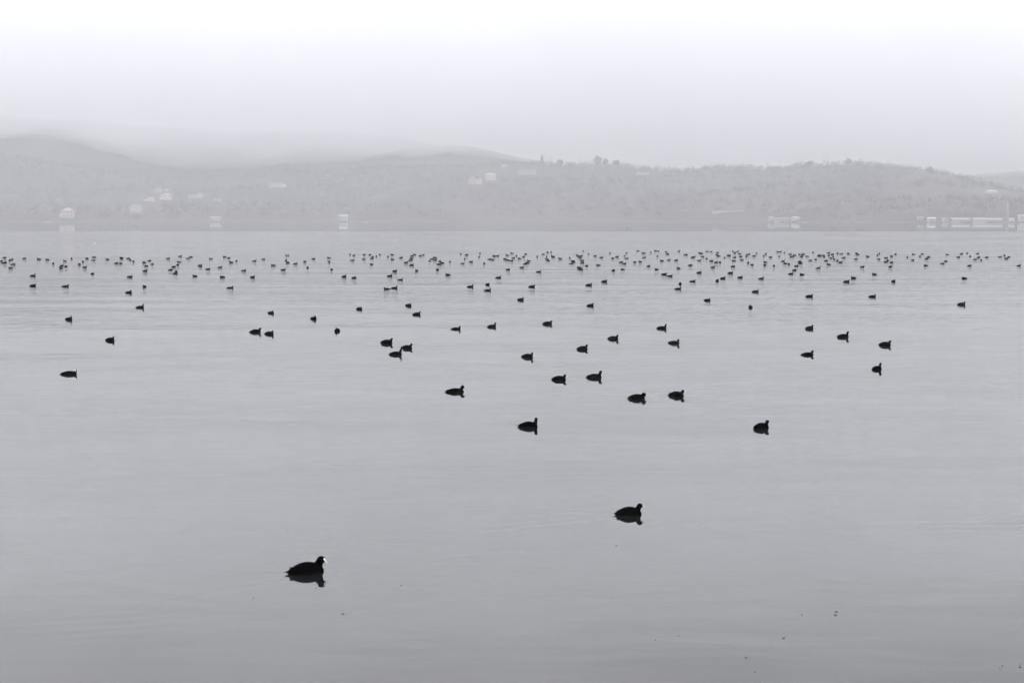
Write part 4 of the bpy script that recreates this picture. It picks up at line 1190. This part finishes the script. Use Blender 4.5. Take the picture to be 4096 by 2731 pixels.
house("house", "lone yellowish house on the slope near the right edge", 540.3, 1612, 11.5, 7, 3.0, "hip", 1.4, M_CREAM, M_CREAM, ((1.0, (-3.6, 0, 3.6)),))

# the thin lattice mast by the right-hand sheds
mx, my = 456.6, 1316
mz = ground_z(mx, my)
mast = link("lattice_mast", None, None, (mx, my, mz), label="thin lattice mast rising beside the right-hand sheds", category="mast", group="buildings on the far shore")


def bar(bm, a, b, r):
    a, b = np.array(a, float), np.array(b, float)
    d = (b - a) / np.linalg.norm(b - a)
    s = np.cross(d, (0, 1, 0.3)); s /= np.linalg.norm(s)
    t = np.cross(d, s)
    va = [bm.verts.new(tuple(a + r * (s * cx + t * cyy))) for cx, cyy in ((1, 1), (-1, 1), (-1, -1), (1, -1))]
    vb = [bm.verts.new(tuple(b + r * (s * cx + t * cyy))) for cx, cyy in ((1, 1), (-1, 1), (-1, -1), (1, -1))]
    for k in range(4):
        bm.faces.new((va[k], va[(k + 1) % 4], vb[(k + 1) % 4], vb[k]))
    bm.faces.new(va); bm.faces.new(vb)


for sx, sy_ in ((-1, -1), (1, -1), (1, 1), (-1, 1)):
    bm = bmesh.new()
    bar(bm, (sx * 1.3, sy_ * 1.3, -1), (sx * .3, sy_ * .3, 17), .10)
    link("leg", bm_mesh(bm, "leg", M_STEEL), mast)
for k in range(7):
    z0, z1 = k * 2.4 + .2, (k + 1) * 2.4 + .2
    w0, w1 = 1.3 - z0 / 17, 1.3 - min(z1, 16.6) / 17
    bm = bmesh.new()
    bar(bm, (-w0, -w0, z0), (w1, -w1, z1), .06); bar(bm, (w0, -w0, z0), (-w1, -w1, z1), .06); bar(bm, (-w1, -w1, z1), (w1, -w1, z1), .06)
    bar(bm, (-w0, w0, z0), (w1, w1, z1), .06); bar(bm, (w0, w0, z0), (-w1, w1, z1), .06)
    link("brace", bm_mesh(bm, "brace", M_STEEL), mast)


# small boats drawn up or moored at the far shore
def boat(label, x, y, L, rz, z=0.05):
    bm = bmesh.new()
    secs = []
    for s in np.linspace(-1, 1, 9):
        w = 0.17 * L * (1 - max(0, s) ** 2.2) * (1 - 0.25 * max(0, -s) ** 2) + .02
        sheer = 0.10 * L + 0.05 * L * s * s
        secs.append([bm.verts.new((s * L / 2, q * w, zz)) for q, zz in ((-1, sheer), (-.75, .02 * L), (0, -.04 * L), (.75, .02 * L), (1, sheer), (.8, sheer - .02), (.5, .05 * L), (-.5, .05 * L), (-.8, sheer - .02))])
    for a, b in zip(secs, secs[1:]):
        for k in range(9):
            bm.faces.new((a[k], a[(k + 1) % 9], b[(k + 1) % 9], b[k]))
    bm.faces.new(secs[0]); bm.faces.new(secs[-1])
    o = link("rowing_boat", None, None, (x, y, z), label=label, category="boat", group="boats at the far shore")
    o.rotation_euler = (0, 0, rz)
    link("hull", bm_mesh(bm, "hull", M_WHITE), o)
    for tx in (-.2, .15):
        link("thwart", box_mesh("thwart", M_DOOR, tx * L - .12, tx * L + .12, -.13 * L, .13 * L, .075 * L, .085 * L), o)


boat("white rowing boat moored below the villa's left corner", -515.0, 1590, 4.6, 0.2)
boat("white rowing boat drawn up left of the villa's moored boat", -521.5, 1594, 4.0, 1.0, 0.3)
boat("pale flat boat alone on the shore right of the blue-roofed lake house", -171.0, 1664, 6.2, 0.0)
boat("pale boat lying off the right end of the jetty buildings", 293.5, 1424, 4.4, 0.1)

# ------------------------------------------------------------------ woods
def crown_mesh(name, w, h, kind, material, seed, nleaf):
    """Many small twig-cluster faces through the crown's volume."""
    rs = np.random.RandomState(seed)
    u = rs.normal(size=(nleaf, 3))
    u /= np.linalg.norm(u, axis=1)[:, None]
    r = rs.uniform(.35, 1.0, nleaf) ** 0.6
    c = u * r[:, None]
    if kind == "conifer":
        hz = rs.uniform(0, 1, nleaf) ** 1.4
        a = rs.uniform(0, 2 * math.pi, nleaf)
        rad = (1 - hz) * (0.55 + 0.45 * np.abs(np.sin(hz * 22))) * rs.uniform(.4, 1.05, nleaf)
        c = np.stack([np.cos(a) * rad * w / 2, np.sin(a) * rad * w / 2, hz * h], 1)
    else:
        lump = 1 + 0.25 * np.sin(u[:, 0] * 5 + seed) * np.cos(u[:, 2] * 4 + seed * 2)
        c = c * lump[:, None] * np.array((w / 2, w / 2, h * .46)) + np.array((0, 0, h * .56))
    s = w * rs.uniform(.06, .13, nleaf)
    t1, t2 = rs.normal(size=(nleaf, 3)), rs.normal(size=(nleaf, 3))
    t1 /= np.linalg.norm(t1, axis=1)[:, None]
    t2 /= np.linalg.norm(t2, axis=1)[:, None]
    v = np.stack([c - t1 * s[:, None], c + t2 * s[:, None], c + t1 * s[:, None]], 1).reshape(-1, 3)
    return v, np.arange(nleaf * 3).reshape(-1, 3)


def tree(name, label, x, y, w, h, kind, seed):
    z = ground_z(x, y)
    o = link(name, None, None, (x, y, z), label=label, category="tree", group="trees standing out on the ridge")
    bm = bmesh.new()
    r0 = h * .025
    prev = None
    for s in np.linspace(0, .8, 6):
        ring = [bm.verts.new((r0 * (1 - .9 * s) * math.cos(a) + .02 * h * math.sin(3 * s), r0 * (1 - .9 * s) * math.sin(a), s * h - (.5 if s == 0 else 0))) for a in np.linspace(0, 2 * math.pi, 7, endpoint=False)]
        if prev:
            for k in range(7):
                bm.faces.new((prev[k], prev[(k + 1) % 7], ring[(k + 1) % 7], ring[k]))
        prev = ring
    rs = random.Random(seed)
    for k in range(7):
        a, s = rs.uniform(0, 6.28), rs.uniform(.3, .6)
        bar(bm, (.02 * h * math.sin(3 * s), 0, s * h), (math.cos(a) * w * .36, math.sin(a) * w * .36, (s + .22) * h), h * .006)
    link("trunk", bm_mesh(bm, "trunk", M_BARK), o)
    v, f = crown_mesh("crown", w, h, kind, None, seed, 700)
    link("crown", mesh_np("crown", v, f, M_CONIFER if kind == "conifer" else M_BARE), o)


tree("conifer", "lone pointed conifer standing above the ridge right of centre", 48.8, 2332, 9.9, 15.1, "conifer", 1)
tree("ridge_tree", "round broad tree, tallest of the round ridge trees", 136.2, 2281, 14.0, 14.0, "round", 2)
tree("ridge_tree", "smaller round tree just right of the tallest ridge tree", 148.0, 2276, 9.4, 11.1, "round", 3)
tree("ridge_tree", "low bushy tree between the lone conifer and the round trees", 77.7, 2316, 10.5, 8.7, "round", 4)
tree("ridge_tree", "low spreading tree on the ridge left of the ridge dip", 164.4, 2266, 11.7, 9.4, "round", 5)
tree("ridge_tree", "tree bump at the crest of the rounded wooded hill", 483.0, 2054, 9.5, 8.3, "round", 6)
tree("ridge_tree", "tree bump on the left shoulder of the rounded wooded hill", 434.5, 2088, 8.9, 7.7, "round", 7)
tree("ridge_tree", "knobbly tree on the falling right end of the wooded hill", 583.5, 1998, 10.2, 9.6, "round", 8)
tree("ridge_tree", "last tree before the wooded hill drops to the right", 599.6, 1993, 8.4, 7.8, "round", 9)

HOMES = [(o.location.x, o.location.y) for o in col.objects if o.get("category") in ("house", "building", "boathouse", "shed", "wall", "mast") and o.parent is None]
protos = {k: [crown_mesh("p", w, h, kd, None, 40 + i, 34) for i, (w, h, kd) in enumerate(spec)] for k, spec in
          {"bare": ((7, 8, "round"), (9, 9, "round"), (6, 10, "round"), (10, 7.5, "round"), (5, 6, "round")), "conifer": ((4.5, 10, "conifer"), (5, 12, "conifer"), (3.5, 8, "conifer"))}.items()}


def wood(name, label, kind, material, count, seed, keep):
    rs = np.random.RandomState(seed)
    vv, ff, base = [], [], 0
    X = rs.uniform(-1150, 1000, count * 4)
    D = rs.uniform(0, 1, count * 4)
    sh, ya = interp(SHORE, X, 1), interp(RIDGE_A, X, 1)
    Y = sh + 16 + D * (ya - sh + 25)
    crest = rs.uniform(size=len(X)) < 0.16
    Y = np.where(crest, ya + rs.uniform(-25, 22, len(X)), Y)
    ok = keep(X, Y) | crest
    X, Y = X[ok][:count], Y[ok][:count]
    Z = terrain(X, Y)
    for x, y, z in zip(X, Y, Z):
        if any(abs(x - hx) < 15 and -42 < y - hy < 9 for hx, hy in HOMES):
            continue
        p, fidx = protos[kind][rs.randint(len(protos[kind]))]
        s, a = rs.uniform(.6, 1.15), rs.uniform(0, 6.28)
        c, sn = math.cos(a) * s, math.sin(a) * s
        vv.append(np.stack([p[:, 0] * c - p[:, 1] * sn + x, p[:, 0] * sn + p[:, 1] * c + y, p[:, 2] * s * rs.uniform(.85, 1.15) + z - 1.7], 1))
        ff.append(fidx + base)
        base += len(p)
    link(name, mesh_np(name, np.concatenate(vv), np.concatenate(ff), material), None, None, label=label, category="woods", kind="stuff")


wood("woods", "leafless brown woods covering the slopes behind the far shore", "bare", M_BARE, 15000, 1, lambda X, Y: fractal(X, Y, 150, 21, 3) > -0.36)
wood("pine_woods", "dark evergreen patches among the bare woods", "conifer", M_CONIFER, 3000, 2, lambda X, Y: fractal(X, Y, 140, 33, 3) > 0.16)

# ------------------------------------------------------------------ the damp air over lake and hills
M_HAZE = bpy.data.materials.new("mist")
M_HAZE.use_nodes = True
hn = M_HAZE.node_tree.nodes
hn.clear()
ho = hn.new("ShaderNodeOutputMaterial")
hv = hn.new("ShaderNodeVolumePrincipled")
hv.inputs["Color"].default_value = (0.930, 0.934, 0.962, 1)
hv.inputs["Density"].default_value = 0.00027
hv.inputs["Anisotropy"].default_value = 0.0
M_HAZE.node_tree.links.new(hv.outputs[0], ho.inputs["Volume"])
link("haze", box_mesh("haze", M_HAZE, -4300, 4300, -900, 5600, -4.5, 700), kind="stuff", label="even pale mist over the lake and hills", category="haze")

# the low stratus swallowing the hilltops: a closed bank with a ragged base, thinning out towards the lake
M_CLOUD = M_HAZE.copy()
M_CLOUD.name = "stratus"
cv = next(k for k in M_CLOUD.node_tree.nodes if k.type == 'PRINCIPLED_VOLUME')
cv.inputs["Density"].default_value = 0.0042
cv.inputs["Color"].default_value = (0.945, 0.949, 0.960, 1)
cx_ = np.concatenate([np.arange(-3900, -1100, 140), np.arange(-1100, 1100, 30), np.arange(1100, 3901, 140)])
cy_ = np.concatenate([np.arange(1600, 3200, 30), np.arange(3200, 5401, 120)])


def cloud_base(X, Y):
    b = 118 - 0.022 * np.clip(X, -900, 900) - 11 * smooth01((X + 150) / 350) - 16 * np.exp(-((X + 250) / 330) ** 2) + 46 * fractal(X, Y, 420, 51, 3) + 26 * fractal(X, Y, 150, 53, 3) - 0.025 * np.clip(Y - 2200, -400, 1500)
    return np.minimum(b + 520 * smooth01((2250 - Y + 160 * fractal(X, Y, 260, 57, 3)) / 750), cloud_top(X, Y) - 1.5)


def cloud_top(X, Y):
    return 505 + 30 * fractal(X, Y, 500, 61, 3)


vb, fb = grid(cx_, cy_, cloud_base)
vt, ft = grid(cx_, cy_, cloud_top)
nx, ny, nb = len(cx_), len(cy_), len(vb)
rim = np.concatenate([np.arange(nx), np.arange(1, ny) * nx + nx - 1, (ny - 1) * nx + np.arange(nx - 2, -1, -1), np.arange(ny - 2, -1, -1) * nx])
side = np.stack([rim[:-1], rim[:-1] + nb, rim[1:] + nb, rim[1:]], 1)
link("low_cloud", mesh_np("low_cloud", np.concatenate([vb, vt]), np.concatenate([fb[:, ::-1], ft + nb, side]), M_CLOUD), kind="stuff", label="low stratus cloud swallowing the hilltops", category="cloud")
